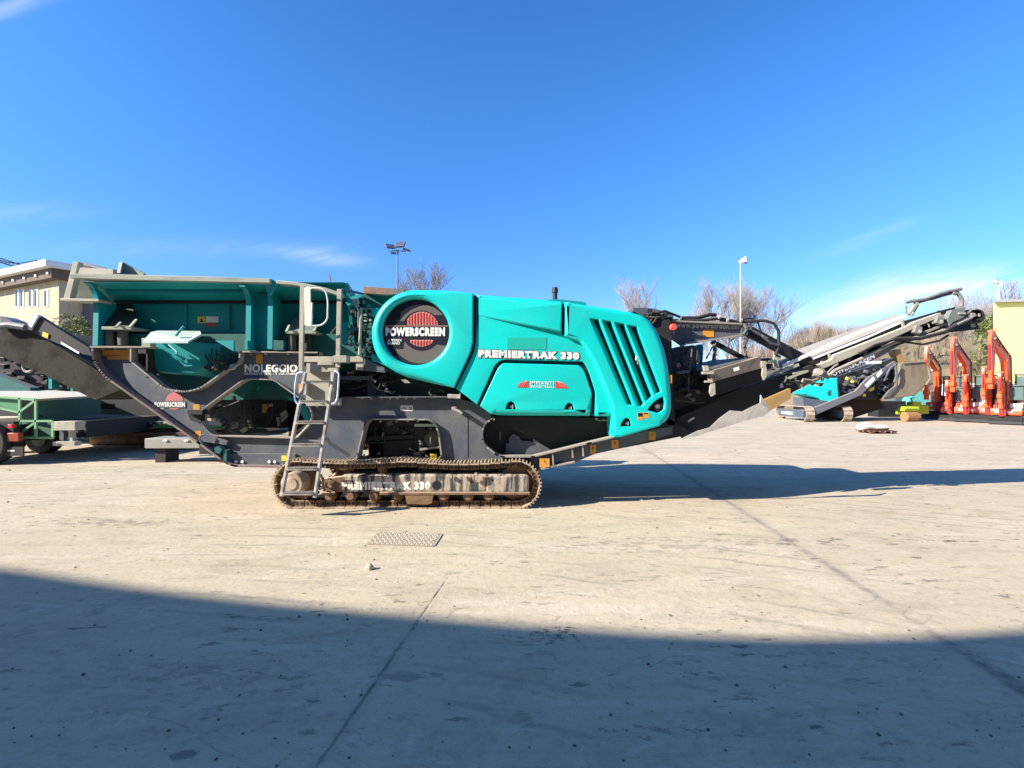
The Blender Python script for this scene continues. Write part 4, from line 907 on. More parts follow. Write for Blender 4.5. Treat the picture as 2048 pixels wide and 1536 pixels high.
# round port badge
Yp = 7.552
def disc(r, Y, m, name, cx=PORT[0], cy=PORT[1], a0=0, a1=360, th=.004):
    mb = MB(); mb.poly(circ(cx, cy, r, a0, a1, 56), Y, th); return mb.build(name, m, badge, smooth=False)
badge = None
mb = MB(); mb.poly(circ(PORT[0], PORT[1], 67.6, n=56), Yp, .006); badge = mb.build('port_screen', T['badge'], CR, smooth=False)
s_ = Yp / 7.5
def PP(x, y): return (1024 + (x - 1024), y)
disc(59, Yp - .006, T['taupe'], 'mesh_disc', 841, 668, 0, 360)
mb = MB(); mb.poly([(770, 640), (800, 640), (803, 612), (770, 606)], Yp - .010, .003); mb.poly(circ(843, 661, 40, n=48), Yp - .010, .003); mb.poly([(764, 642), (808, 642), (806, 697), (783, 697), (771, 690), (764, 672)], Yp - .0104, .003); mb.poly([(868, 630), (893, 630), (897, 692), (872, 688)], Yp - .0108, .003)
mb.rect(766, 645, 898, 683, Yp - .0112, .003); mb.build('black_ground', T['badge'], badge, smooth=False)
RC = (843.5, 658); RR = 34.5
mb = MB(); mo = MB()
for k in range(12):
    x0 = RC[0] - RR + 5.8 * k + .3; x1 = x0 + 4.4
    for sgn in (1, -1):
        pts_t = []
        for j in range(5):
            x = x0 + (x1 - x0) * j / 4; dx = (x - RC[0]) / RR
            if abs(dx) < .985: pts_t.append((x, RC[1] - sgn * math.sqrt(1 - dx * dx) * RR * (1.0 if sgn > 0 else 1.02)))
        if len(pts_t) < 3: continue
        base = 649.5 if sgn > 0 else 680
        if (pts_t[0][1] < base - 2 and pts_t[-1][1] < base - 1) if sgn > 0 else (pts_t[0][1] > base + 1 and pts_t[-1][1] > base + 2):
            lo_ = min(x0, x1)
            mo = MB(); mo.poly(pts_t + [(pts_t[-1][0], base), (pts_t[0][0], base)], Yp - .014, .002); mo.build('red_bar_outline', T['pink'], badge, smooth=False)
            ins = [(x + (.9 if x < (x0 + x1) / 2 - .3 else -.9 if x > (x0 + x1) / 2 + .3 else 0), y + 1.2 * sgn) for x, y in pts_t]
            if (sgn > 0 and min(p[1] for p in ins) < base - 3) or (sgn < 0 and max(p[1] for p in ins) > base + 3):
                mb = MB(); mb.poly(ins + [(ins[-1][0], base - 1.5 * sgn), (ins[0][0], base - 1.5 * sgn)], Yp - .017, .002); mb.build('red_bar', T['red'], badge, smooth=False)
text('lettering', 'POWERSCREEN', quad(771, 654.5, 890, 672.5, 0), Yp - .02, T['lettering'], badge, .075)
text('lettering', 'A TEREX', quad(775, 678, 804, 683), Yp - .02, T['lettering'], badge, .03)
text('lettering', 'BRAND', quad(775, 684, 800, 689), Yp - .02, T['lettering'], badge, .03)
mb = MB(); mb.rect(768, 651.5, 896, 652.5, Yp - .02, .002); mb.build('badge_line', T['pink'], badge, smooth=False)
# side panel
side = rc([(952, 588), (1040, 595), (1124, 602, 2), (1124, 668, 2), (1163, 684, 3), (1190, 726), (1217, 788), (1224, 820), (1222, 833, 3), (1189.5, 833, 2), (1191, 784, 6), (1176, 737, 5), (1166, 723, 5), (1003, 719, 9), (990, 730, 7), (954, 809, 2), (912, 777, 2), (946.5, 707, 10), (951.5, 686, 10)], 2)
mb = MB(); panel(mb, side, 7.5, .35, lambda x, y: 9 if y < 604 else (8 if y > 828 else 1.6)); sp_ = mb.build('side_panel', T['teal_clean'], CR, angle=50)
# raised upper wedge with a crease below
Yw = lambda x, y: 7.498 - .085 * max(0, (x - 955)) / 170
mb = MB(); panel(mb, rc([(956, 596, 2), (1123.5, 607.5, 2), (1123.5, 664, 2), (1060, 652, 2), (968, 635, 2), (956, 630, 4)], 2, 3), Yw, .10, lambda x, y: 4 if y > 632 else 1); mb.build('raised_panel', T['teal_clean'], sp_, angle=50)
mb = MB(); mb.rect(1015, 675, 1093, 699, 7.496, .003); mb.build('old_sticker_mark', mat('faded_patch', (.008, .42, .35), .5), sp_, smooth=False)
tq = [(956.5, 699), (1158.5, 704.5), (1158.5, 719.5), (956.5, 715)]
text('lettering_outline', 'PREMIERTRAK 330', [(tq[0][0] - 1.3, tq[0][1] - 1.2), (tq[1][0] + 1.3, tq[1][1] - 1.2), (tq[2][0] + 1.3, tq[2][1] + 1.2), (tq[3][0] - 1.3, tq[3][1] + 1.2)], 7.494, T['darkred'], sp_, .105, spacing=1.2)
text('lettering', 'PREMIERTRAK 330', tq, 7.490, T['lettering'], sp_, .08, spacing=1.2)
# side door
door = rc([(960, 812, 2), (996.5, 735, 7), (1006, 726, 5), (1159, 730.5, 5), (1169, 742, 5), (1184, 786, 6), (1182, 832.5, 3), (1040, 832, 4), (993, 831, 8), (980, 827, 5)], 2)
hs = []
for (x0, y0, x1, y1) in ((1011, 802, 1032, 819), (1128, 805, 1149, 822)):
    hs.append(((rc([(x0, y1, 1.5), (x0 + 4, y0 + 5, 6), ((x0 + x1) / 2, y0, 8), (x1 - 3, y0 + 4, 6), (x1, y1, 1.5)], 3)), 1.5, .05))
mb = MB(); panel(mb, door, 7.49, .3, lambda x, y: 13 if y > 826 and x > 985 else 1.8, hs); dr = mb.build('side_door', T['teal_clean'], CR, angle=50)
def latch(x0, y0, x1, y1, Y, parent):
    mb = MB(); mb.rect(x0 - 1, y0 - 1, x1 + 1, y1 + 1, Y + .055, .01); mb.build('handle_recess', T['navy'], parent, smooth=False)
    cx, cy = (x0 + x1) / 2, (y0 + y1) / 2 + 3; mb = MB(); mb.rect(cx - 5, cy - 5, cx + 5, cy + 5, Y + .03, .02); mb.build('handle', T['black'], parent, bevel=.004)
    mb = MB(); q = W(cx + 1, cy, Y + .02); mb.cyl(q, q + Vector((0, .02, 0)), .016, seg=12); mb.tube([W(cx + 4, cy - 4, Y + .02), W(cx + 4, cy + 4, Y + .02)], .006, 5); mb.build('latch_pin', T['chrome'], parent)
latch(1012, 803, 1031, 818, 7.49, dr); latch(1129, 806, 1148, 821, 7.49, dr)
text('lettering', 'IMPIANTI', [(1060, 762), (1107.5, 763), (1107.5, 770), (1060, 769)], 7.484, T['lettering'], dr, .015, spacing=1.15)
text('lettering', 'INDUSTRIALI', [(1060, 770.2), (1107.5, 771.2), (1107.5, 776), (1060, 775)], 7.484, T['lettering'], dr, .015, spacing=1.15)
def fan(pts, cx):
    mb = MB(); mb.poly(pts, 7.485, .003); m_ = mb.build('red_fan', T['red'], dr, smooth=False)
    mb = MB()
    for k in range(3):
        t = .3 + .22 * k; s = 1 if cx > 1080 else -1
        b0 = Vector((cx - s * 1 + s * 24 * t * .3, 761 + 1.5)); e0 = Vector((cx + s * 24 * (t + .1), 773.5)); mid = (b0 + e0) / 2 + Vector((s * 2.5, -1.5))
        flange(mb, [tuple(b0), tuple(mid), tuple(e0)], 7.482, 7.4835, .7)
    mb.build('fan_line', T['pink'], dr, smooth=False)
fan([(1033, 774.5), (1038, 767), (1046, 762.5), (1056, 761), (1057, 775)], 1057)
fan([(1111, 776), (1111, 762), (1121, 764), (1130, 769), (1136, 777)], 1111)
# rear hood with louvres
rear = rc([(1130, 602.5, 2), (1173, 609.5), (1262, 623.5), (1286, 629, 6), (1302, 640, 8), (1317, 660, 8), (1332, 697, 12), (1340, 738, 12), (1345.5, 790, 12), (1346, 822, 10), (1338, 841, 10), (1322, 852, 8), (1242, 875, 3), (1226, 876, 4), (1225, 835, 2), (1223, 812, 10), (1206, 768, 6), (1189, 727, 8), (1172, 697, 8), (1160, 683, 3), (1130, 672, 2)], 3)
slots = [[(1179.6, 637), (1197.5, 639), (1266, 810), (1254, 809)], [(1204.6, 640.4), (1222.5, 642.5), (1288.5, 807), (1283, 813), (1275, 812)], [(1229.6, 644.6), (1249, 648), (1305.6, 793), (1292, 803)], [(1254.6, 650), (1274, 653), (1323, 783), (1311, 788)]]
ov = [(1295, 820, 3), (1310, 802, 8), (1327, 793, 4), (1330, 808, 6), (1327, 820, 8), (1317, 827, 5)]
hl = rc([(1241, 853, 1.5), (1246, 841, 5), (1253, 835, 5), (1261, 840, 4), (1263, 853, 1.5)], 2)
mb = MB(); panel(mb, rear, 7.40, .45, lambda x, y: (14 if x > 1270 and y < 850 else 9 if y < 630 else 7 if (y < 840 and x < 1230) else 5), [(rc(s, 2), 2.2, .10) for s in slots] + [(rc(ov, 4), 2.0, .06), (hl, 1.5, .05)], n=7)
rh = mb.build('hood', T['teal_clean'], CR, angle=50); rh['label'] = 'rear hood section with four slanted louvre slots'
mb = MB(); mb.poly([(1170, 632), (1290, 650), (1332, 790), (1332, 830), (1290, 835), (1245, 820)], 7.53, .01); mb.build('louvre_mesh', T['navy'], rh, smooth=False)
for s in slots:
    mb = MB(); a = [(s[0][0], s[0][1]), (s[0][0] + 7, s[0][1] + 1), (s[-1][0] + 5, s[-1][1]), (s[-1][0], s[-1][1])]; mb.prism([W(a[0][0] - 1, a[0][1], 7.44), W(a[3][0] - 1, a[3][1], 7.44), W(a[2][0], a[2][1], 7.52), W(a[1][0], a[1][1], 7.52)], (0, .008, 0)); mb.build('louvre', T['teal_clean'], rh, smooth=False)
latch(1243, 836, 1262, 852, 7.40, rh)
mb = MB(); q = W(1316, 813, 7.44); mb.cyl(q, q + Vector((0, .06, 0)), .07, seg=20); mb.build('filler_recess', T['badge'], rh)
mb = MB(); q = W(1316, 813, 7.40); mb.cyl(q, q + Vector((0, .06, 0)), .03, seg=16); mb.build('filler_cap', T['chrome'], rh)
mb = MB(); mb.rect(1275, 825, 1286, 840, 7.396, .002); mb.rect(1287, 825, 1299, 836, 7.396, .002); mb.build('sticker', T['orange'], rh, smooth=False)
mb = MB(); mb.rect(1276, 826, 1285, 833, 7.3935, .002); mb.rect(1288, 826, 1296, 828, 7.3935, .002); mb.build('sticker_print', T['badge'], rh, smooth=False)
mb = MB(); mb.rect(1336, 750, 1344, 767, 7.44, .01); mb.build('sticker', T['orange'], rh, smooth=False)
mb = MB()
for x, y in ((1228, 724), (1252, 722), (1276, 716)): mb.poly([(x, y), (x + 5, y + 1), (x + 5, y + 5), (x, y + 4)], 7.5, .02)
mb.tube([W(1273, 713, 7.44), W(1272, 720, 7.42), W(1276, 722, 7.42), W(1275, 728, 7.44)], .014, 6); mb.build('latch_pin', T['chrome'], rh)
# things on and beside the hood
mb = MB(); mb.tube([W(1110, 606, 8.3), W(1110, 582, 8.3)], .038, 12); mb.cyl(W(1110, 585, 8.3), W(1110, 575, 8.3), .05, .045, 12); mb.build('exhaust_pipe', T['black'], CR)
mb = MB(); mb.prism([W(1086, 601, 8.0), W(1112, 598, 8.0), W(1164, 603, 8.0), W(1173, 606, 8.0), W(1172, 614, 8.0), W(1088, 606, 8.0)], (0, 1.4, 0)); mb.build('engine_lid', T['teal'], CR)
mb = MB(); mb.rect(743, 616, 755, 632, 7.6, .2); mb.build('hood_bracket', T['teal'], CR); mb = MB(); mb.poly([(742, 708), (765, 712), (768, 730), (743, 722)], 7.6, .2); mb.build('hood_bracket', T['teal'], CR)

# ------------------------------------------------ crawler tracks
def track(Y0, side):
    xl, xr, zc, R = (594 - 1024) / 140., (1032 - 1024) / 140., .345, .335
    w = .46; Lr = xr - xl; per = 2 * Lr + 2 * math.pi * R; n = 56; tr = MB(); pins = MB(); chs = [MB(), MB()]
    def at(s):
        s %= per
        if s < Lr: return Vector((xl + s, 0, zc - R)), 0.0
        s -= Lr
        if s < math.pi * R: a = s / R; return Vector((xr + R * math.sin(a), 0, zc - R * math.cos(a))), a
        s -= math.pi * R
        if s < Lr:
            t = s / Lr; sag = .045 * math.sin(math.pi * ((t * 2) % 1)) if t < .5 else .03 * math.sin(math.pi * ((t * 2) % 1)); return Vector((xr - s, 0, zc + R - sag)), math.pi
        s -= Lr; a = math.pi + s / R; return Vector((xl + R * math.sin(a), 0, zc - R * math.cos(a))), a
    for k in range(n):
        p, a = at(k * per / n); d = Vector((math.cos(a), 0, math.sin(a))); o = Vector((math.sin(a), 0, -math.cos(a)))
        pitch = per / n
        c = p + Vector((0, Y0 + w / 2, 0)) + o * .0
        tr.box(c, (pitch * .93, w, .018), ry=-a)
        for q in (-.36, 0, .36):
            tr.box(c + d * pitch * q + o * .019, (.018, w, .026), ry=-a)
        for ch, yy in zip(chs, (Y0 + .10, Y0 + w - .12)):
            cc_ = Vector((p.x, yy, p.z)) - o * .052
            ch.box(cc_, (pitch * .86, .04, .075), ry=-a)
            for q in (-.22, .22):
                if yy < Y0 + .2: pins.cyl(cc_ + d * pitch * q - Vector((0, .024, 0)), cc_ + d * pitch * q, .022, seg=8)
    root = tr.build('crawler_track', T['shoe'], CR, smooth=False)
    chs[0].build('track_chain', T['track'], root, smooth=False); chs[1].build('track_chain', T['track'], root, smooth=False)
    pins.build('link_holes', T['black'], root, smooth=False)['kind'] = 'stuff'
    return root, xl, xr, zc
for Yt, near_ in ((7.5, True), (9.75, False)):
    root, xl, xr, zc = track(Yt, near_)
    Yf = Yt + .0
    def TX(x): return (x - 1024) / 140.
    def TZ(y): return 1.7 - (y - 780) / 140.
    mb = MB()
    yb = Yt + .015
    mb.prism([(TX(684), yb, TZ(950)), (TX(1000), yb, TZ(950)), (TX(1058), yb, TZ(951)), (TX(1058), yb, TZ(985)), (TX(690), yb, TZ(985)), (TX(686), yb, TZ(978))], (0, .42, 0))
    fr_ = mb.build('track_frame', T['mudframe'], root, bevel=.025)
    mb = MB(); mb.prism([(TX(760), yb - .05, TZ(984)), (TX(1059), yb - .05, TZ(984)), (TX(1059), yb - .05, TZ(988.5)), (TX(760), yb - .05, TZ(988.5))], (0, .3, 0)); mb.build('frame_lip', T['track'], root)
    mb = MB(); mb.prism([(TX(973), yb - .02, TZ(953)), (TX(1056), yb - .02, TZ(953)), (TX(1056), yb - .02, TZ(984)), (TX(973), yb - .02, TZ(984))], (0, .1, 0)); mb.build('idler_cover', T['mudframe'], root, bevel=.01)
    mb = MB(); mb.prism([(TX(645), yb, TZ(958)), (TX(690), yb, TZ(953)), (TX(690), yb, TZ(984)), (TX(645), yb, TZ(984))], (0, .38, 0)); mb.prism([(TX(652), yb - .06, TZ(964)), (TX(665), yb - .06, TZ(964)), (TX(667), yb - .06, TZ(975)), (TX(652), yb - .06, TZ(975))], (0, .08, 0)); mb.bb(TX(645), TX(672), yb - .07, yb, TZ(986), TZ(983)); mb.build('motor_guard', T['track'], root, bevel=.008)
    for (cx, rr, nm) in ((xl, .235, 'sprocket'), (xr, .245, 'idler_wheel')):
        mb = MB(); mb.cyl((cx, Yt + .16, zc), (cx, Yt + .30, zc), rr, seg=36)
        if nm == 'sprocket':
            for k in range(19): a = k / 19 * 6.283; mb.box((cx + math.cos(a) * (rr + .02), Yt + .23, zc + math.sin(a) * (rr + .02)), (.05, .06, .05), ry=-a)
        mb.build(nm, T['track'], root)
    mb = MB(); mb.cyl((TX(590), Yt - .12, TZ(965)), (TX(590), Yt + .2, TZ(965)), .155, .165, 28); mb.cyl((TX(590), Yt - .135, TZ(965)), (TX(590), Yt - .1, TZ(965)), .09, seg=20); mb.build('drive_hub', T['shoe'], root, bevel=.012)
    for x in (657, 700, 748, 794, 841, 886, 936, 977):
        mb = MB(); mb.cyl((TX(x), Yt + .04, TZ(993)), (TX(x), Yt + .40, TZ(993)), .082, seg=20); mb.cyl((TX(x), Yt + .0, TZ(993)), (TX(x), Yt + .05, TZ(993)), .05, seg=14); mb.build('roller', T['track'], root)
    mb = MB(); mb.cyl((TX(760), Yt + .1, TZ(944)), (TX(760), Yt + .36, TZ(944)), .06, seg=16); mb.build('top_roller', T['track'], root)
    mb = MB(); q = Vector((TX(873), yb - .004, TZ(971))); mb.cyl(q, q + Vector((0, .003, 0)), .066, seg=24); mb.build('frame_hole', T['badge'], root)
    mb = MB(); mb.prism([(TX(810), yb - .04, TZ(988)), (TX(868), yb - .04, TZ(988)), (TX(864), yb - .04, TZ(1007)), (TX(855), yb - .04, TZ(1009)), (TX(815), yb - .04, TZ(1008))], (0, .03, 0)); mb.build('roller_guard', T['track'], root, bevel=.006)
    mb = MB()
    for (a, b) in (((952, 945), (953, 962)), ((902, 949), (902, 956)), ((926, 949), (928, 956))): mb.beam((TX(a[0]), yb - .04, TZ(a[1])), (TX(b[0]), yb - .04, TZ(b[1])), .03, .03)
    mb.beam((TX(953), yb - .05, TZ(960)), (TX(966), yb - .05, TZ(955)), .04, .05); mb.beam((TX(953), yb - .05, TZ(953)), (TX(972), yb - .05, TZ(952)), .03, .02)
    mb.beam((TX(666), yb - .06, TZ(953)), (TX(676), yb - .1, TZ(944)), .03, .02); mb.beam((TX(648), yb - .06, TZ(964)), (TX(642), yb - .1, TZ(945)), .03, .02)
    mb.build('lashing_eye', T['shoe'], root)
    if near_:
        text('lettering', 'PREMIERTRAK 330', quad(684, 963, 861, 979.5, 0), 7.5115, T['wornletter'], root, .08)
mb = MB(); mb.bb(-2.4, -.9, 7.95, 9.9, .35, .62); mb.build('axle_beam', T['frame_dull'], CR)
mb = MB(); mb.beam(W(815, 945, 7.85), W(858, 938, 7.85), .03, .03); mb.beam(W(820, 948, 7.8), W(856, 943, 7.8), .03, .03); mb.build('axle_bracket', T['edge'], CR)

# ------------------------------------------------ platform, gate, ladder
mb = MB()
for (x0, x1, y0, y1, t) in ((600, 609, 572, 742, 3), (674, 683, 578, 735, -2)):
    mb.loft([[W(x0, y0, 7.4), W(x1, y0, 7.4), W(x1, y0, 7.4) + Vector((0, .05, 0)), W(x0, y0, 7.4) + Vector((0, .05, 0))], [W(x0 - 3, y1, 7.4), W(x1 - 4, y1, 7.4), W(x1 - 4, y1, 7.4) + Vector((0, .05, 0)), W(x0 - 3, y1, 7.4) + Vector((0, .05, 0))]])
gp = mb.build('gate_post', T['beige'], CR, bevel=.004)
mb = MB(); mb.prism([W(608.5, 575, 7.38), W(620.5, 573, 7.3), W(622, 650, 7.3), W(617, 653, 7.3), W(608.5, 650, 7.38)], (0, .03, 0)); mb.build('gate_panel', T['beige'], CR, bevel=.004)
lp = rc([(623, 576, 2), (650, 577, 12), (656, 600, 12), (655, 640, 12), (643, 651, 10), (621, 652, 2)], 6, 6)
mb = MB(); mb.tube([W(x, y, 7.3) for x, y in lp], .012, 8); mb.tube([W(624, 605, 7.3), W(623, 652, 7.3)], .014, 8); mb.build('gate_loop', T['white'], CR)
mb = MB(); mb.beam(W(684, 579, 7.42), W(727, 588, 7.6), .03, .03); mb.build('gate_rod', mat('blue_grey_rod', (.05, .13, .2), .5), CR)
mb = MB(); mb.tube([W(661, 667, 7.6), W(672, 653, 7.5)], .012, 6); mb.build('gate_rod', T['beige'], CR)
mb = MB(); mb.rect(667, 711, 693, 725, 7.36, .18); mb.build('hinge_block', T['beige'], CR, bevel=.005)
mb = MB(); mb.rect(606, 713, 726, 724, 7.62, 1.2); mb.rect(712, 712, 727, 740, 7.64, .1); mb.build('platform', T['beige'], CR, bevel=.005)
mb = MB(); mb.rect(613, 727, 665, 744, 7.5, .25); mb.rect(635, 724, 664, 730, 7.44, .1); mb.rect(655, 736, 676, 743, 7.42, .06); mb.build('platform_step', T['beige'], CR, bevel=.004)
mb = MB(); mb.rect(612, 741, 665, 812, 7.60, .10); mb.rect(661, 741, 668, 812, 7.5, .12); mb.rect(667, 797, 679, 811, 7.5, .1); mb.rect(607, 763, 613, 790, 7.5, .1); mb.build('ladder_housing', T['beige'], CR, bevel=.004)
def LP(u, t, h=0.0):
    """point on the leaning ladder: u across 0..1, t down 0..1"""
    top = (W(611, 745, 7.40), W(668, 745, 7.40)); bot = (W(563, 993, 6.95), W(630, 993, 6.95))
    a = top[0].lerp(bot[0], t); b = top[1].lerp(bot[1], t); return a.lerp(b, u)
lad = None
mb = MB()
for u in (0, 1):
    mb.beam(LP(u, 0), LP(u, 1.0 if u == 0 else 1.01), .034, .07, up=(0, 1, 0))
lad = mb.build('access_ladder', T['ladder'], CR, bevel=.004)
for py in (766, 807, 849, 894, 940, 987):
    t = (py - 745) / 248.; 
    mb = MB(); a, b = LP(.03, t), LP(.97, t); mb.box((a + b) / 2, ((b - a).length, .11, .028))
    for k in range(13): mb.box(a.lerp(b, (k + .5) / 13) + Vector((0, -.02, .022)), (.012, .1, .01))
    mb.build('rung', T['ladder'], lad, smooth=False)
bwh = mat('blue_white_handle', (.62, .68, .78), .4, c2=(.12, .25, .5), dirt=.8, lo=.5, hi=.6, scale=5)
for (x, s) in ((0, -1), (1, 1)):
    if s < 0: pts = rc([(606, 744, 2), (594, 746, 8), (590, 775, 10), (590, 800, 5), (596, 809, 5), (604, 806, 2)], 4)
    else: pts = rc([(670, 742, 2), (678, 746, 8), (677, 770, 10), (675, 795, 5), (671, 806, 5), (664, 808, 2)], 4)
    mb = MB(); mb.tube([W(a, b, 7.25) for a, b in pts], .014, 8); mb.build('grab_handle', bwh, CR)
mb = MB(); mb.beam(W(595, 862, 7.2), W(612, 850, 7.3), .02, .02); mb.beam(W(591, 878, 7.2), W(617, 850, 7.45), .03, .012); mb.beam(W(592, 880, 7.2), W(646, 882, 7.25), .02, .02); mb.beam(W(596, 884, 7.2), W(628, 888, 7.25), .02, .02); mb.cyl(W(653, 882, 7.2), W(653, 882, 7.4), .05, seg=14); mb.beam(W(653, 882, 7.35), W(700, 912, 7.5), .05, .05); mb.build('ladder_stay', T['edge'], CR)

# ------------------------------------------------ tail: magnet, arm, main conveyor
Ya = 8.1
mb = MB(); mb.prism([W(1267, 615, 8.2), W(1308, 617, 8.2), W(1347, 627, 8.2), W(1347, 641, 8.2), W(1300, 640, 8.2), W(1267, 622, 8.2)], (0, 1.2, 0)); mb.build('radiator_cap', T['frame'], CR)
mb = MB(); mb.prism([W(1290, 628, 7.9), W(1328, 630, 7.9), W(1340, 640, 7.9), W(1343, 650, 7.9), W(1343, 672, 7.9), W(1345, 740, 7.9), W(1350, 850, 7.9), W(1335, 850, 7.9), W(1325, 740, 7.9)], (0, 1.6, 0)); mb.build('rear_body', T['black'], CR)
arm = rc([(1316, 646, 3), (1330, 640, 3), (1486, 646, 3), (1494, 656, 2), (1486, 669, 3), (1375, 687, 6), (1364, 692, 5), (1336, 672, 3)], 3)
mb = MB(); mb.poly(arm, Ya, .06); ma = mb.build('magnet_arm', T['frame'], CR, smooth=False)
mb = MB(); flange(mb, [(1322, 644), (1330, 641), (1486, 647.5), (1494, 657)], Ya - .09, Ya, 3); flange(mb, [(1494, 657), (1486, 669.5)], Ya - .09, Ya, 3); flange(mb, [(1486, 669.5), (1375, 687), (1364, 692)], Ya - .09, Ya, 3.2); mb.build('flange', T['edge'], ma, smooth=False)
text('lettering', 'www.powerscreen.com', [(1352, 647.5), (1485, 651.5), (1485, 662), (1352, 658)], Ya - .004, mat('grey_lettering', (.62, .62, .62), .5), ma, .03, spacing=1.15)
mb = MB(); mb.rect(1406, 659, 1428, 674, Ya - .008, .003); mb.build('sticker', T['orange'], ma, smooth=False)
mb = MB(); q = W(1348, 654, Ya - .26); mb.cyl(q, q + Vector((0, .06, 0)), .052, .056, 20); eb = mb.build('stop_button', mat('red_button', (.75, .10, .07), .4), CR, bevel=.012)
mb = MB(); q = W(1348, 655, Ya - .1); mb.cyl(q, q + Vector((0, .1, 0)), .03, seg=12); mb.tube([W(1347, 660, Ya - .12), W(1346, 669, Ya - .12)], .016, 6); mb.build('button_stem', T['ladder'], CR)
mb = MB(); mb.tube([W(1358, 636, 8.3), W(1395, 636, 8.3), W(1420, 629, 8.3), W(1432, 630, 8.3)], .03, 8); mb.tube([W(1345, 640, 8.2), W(1400, 641, 8.2), W(1440, 637, 8.2), W(1478, 644, 8.2)], .022, 8)
mb.tube([W(1478, 640, 8.2), W(1500, 636, 8.2), W(1515, 643, 8.2), W(1522, 662, 8.2), W(1526, 672, 8.2)], .014, 8)
mb.tube([W(1440, 640, 8.2), W(1480, 644, 8.2), W(1530, 641, 8.15), W(1548, 647, 8.1), W(1557, 662, 8.1), W(1558, 690, 8.1), W(1551, 710, 8.1)], .024, 8)
mb.tube([W(1300, 632, 7.9), W(1305, 625, 7.85), W(1318, 626, 7.85), W(1322, 634, 7.9)], .014, 8); mb.tube([W(1295, 630, 7.88), W(1330, 622, 7.85), W(1360, 634, 7.9)], .02, 8)
mb.build('hydraulic_hose', T['black'], CR)
mb = MB()
for x, y in ((1439, 634), (1455, 641), (1482, 641), (1360, 637), (1530, 641)): mb.cyl(W(x - 2, y, 8.17), W(x + 2, y, 8.17), .03, seg=8)
mb.build('hose_clamp', T['ladder'], CR)
mb = MB(); mb.beam(W(1496, 662, 8.2), W(1660, 748, 8.4), .16, .12, up=(0, 1, 0)); bm_ = mb.build('boom', T['black'], CR, bevel=.01)
mb = MB(); mb.poly([(1484, 655), (1496, 655), (1496, 670), (1484, 670)], 8.02, .3); mb.tube([W(1500, 659, 8.1), W(1535, 677, 8.1)], .018, 6); mb.tube([W(1525, 672, 8.05), W(1540, 686, 8.05), W(1560, 692, 8.1)], .02, 6); mb.build('boom_bracket', T['frame'], bm_)
mb = MB(); mb.beam(W(1423, 683, 8.6), W(1486, 716, 8.6), .07, .07); mb.build('magnet_strut', T['black'], CR)
mb = MB(); mb.beam(W(1427, 690, 8.5), W(1412, 718, 8.5), .02, .02); mb.tube([W(1429, 688, 8.5), W(1428, 705, 8.5), W(1426, 722, 8.5)], .02, 6); mb.build('magnet_chain', T['rust'], CR)
mb = MB()
for k in range(11): mb.box(W(1487 + k * .6, 674 + k * 4.3, 8.5), (.05, .02, .03) if k % 2 else (.02, .05, .03))
for k in range(8): mb.box(W(1432 - k * .4, 688 + k * 4.3, 8.4), (.05, .02, .03) if k % 2 else (.02, .05, .03))
mb.build('magnet_chain', T['rust'], CR)
# overband magnet
mb = MB(); mb.prism([W(1421, 742, 7.7), W(1521, 713, 8.05), W(1525, 736, 8.05), W(1425, 764, 7.7)], (-.05, .05, 0)); mg = mb.build('magnet_frame', T['magnet'], CR, bevel=.006)
mb = MB(); mb.prism([W(1418, 740, 7.72), W(1521, 712.5, 8.08), W(1521, 712.5, 8.08) + Vector((-.35, 1.1, 0)), W(1418, 740, 7.72) + Vector((-.35, 1.1, 0))], (0, 0, -.12)); mb.build('magnet_body', T['black'], CR)
mb = MB(); bl = [W(1427, 762, 7.74), W(1523, 736, 8.07), W(1527, 757, 8.07), W(1520, 762, 8.07), W(1436, 791, 7.74), W(1428, 785, 7.74)]; mb.prism(bl, (-.35, 1.1, 0)); mb.build('magnet_belt', T['dirtybelt'], CR)
mb = MB(); mb.poly([(1422, 768), (1430, 766), (1431, 788), (1424, 793), (1420, 785)], 7.66, .05); mb.build('roller_bracket', T['beige'], CR); mb = MB(); mb.poly([(1526, 736), (1533, 734), (1534, 752), (1529, 760), (1525, 750)], 8.0, .05); mb.build('roller_bracket', T['beige'], CR)
mb = MB(); mb.rect(1406, 743, 1428, 748, 7.66, .12); mb.rect(1411, 761, 1426, 765, 7.66, .1); mb.poly([(1407, 731), (1416, 731), (1419, 741), (1409, 742)], 7.7, .08); mb.rect(1524, 722, 1532, 735, 8.0, .1); mb.build('belt_tensioner', T['beige'], CR)
mb = MB(); mb.poly([(1467, 736), (1478, 733), (1479, 740), (1468, 743)], 7.78, .004); mb.build('maker_plate', T['lettering'], CR, smooth=False)
mb = MB(); mb.poly([(1345, 700), (1352, 694), (1385, 690), (1393, 694), (1393, 736), (1345, 742)], 8.3, .4); mb.build('discharge_chute', T['frame'], CR)
mb = MB(); mb.prism([W(1345, 742, 8.1), W(1400, 740, 8.1), W(1424, 760, 8.1), W(1432, 800, 8.1), W(1390, 806, 8.1), W(1345, 820, 8.1)], (0, 1.2, 0)); mb.build('discharge_chute', T['rubber'], CR)
mb = MB(); mb.beam(W(1352, 733, 8.2), W(1377, 697, 8.2), .02, .02); mb.tube([W(1350, 800, 7.9), W(1370, 802, 7.9), W(1392, 806, 7.9), W(1410, 804, 7.95)], .015, 6); mb.build('hydraulic_hose', T['black'], CR)
mb = MB(); mb.poly([(1393, 690), (1407, 687), (1405, 727), (1400, 722), (1399, 708), (1394, 706)], 8.9, .2); mb.build('far_upright', T['teal'], CR)
mb = MB(); mb.poly([(1352, 742), (1378, 740), (1380, 746), (1356, 748)], 8.0, .1); mb.build('chute_lip', T['frame'], CR, bevel=.01)
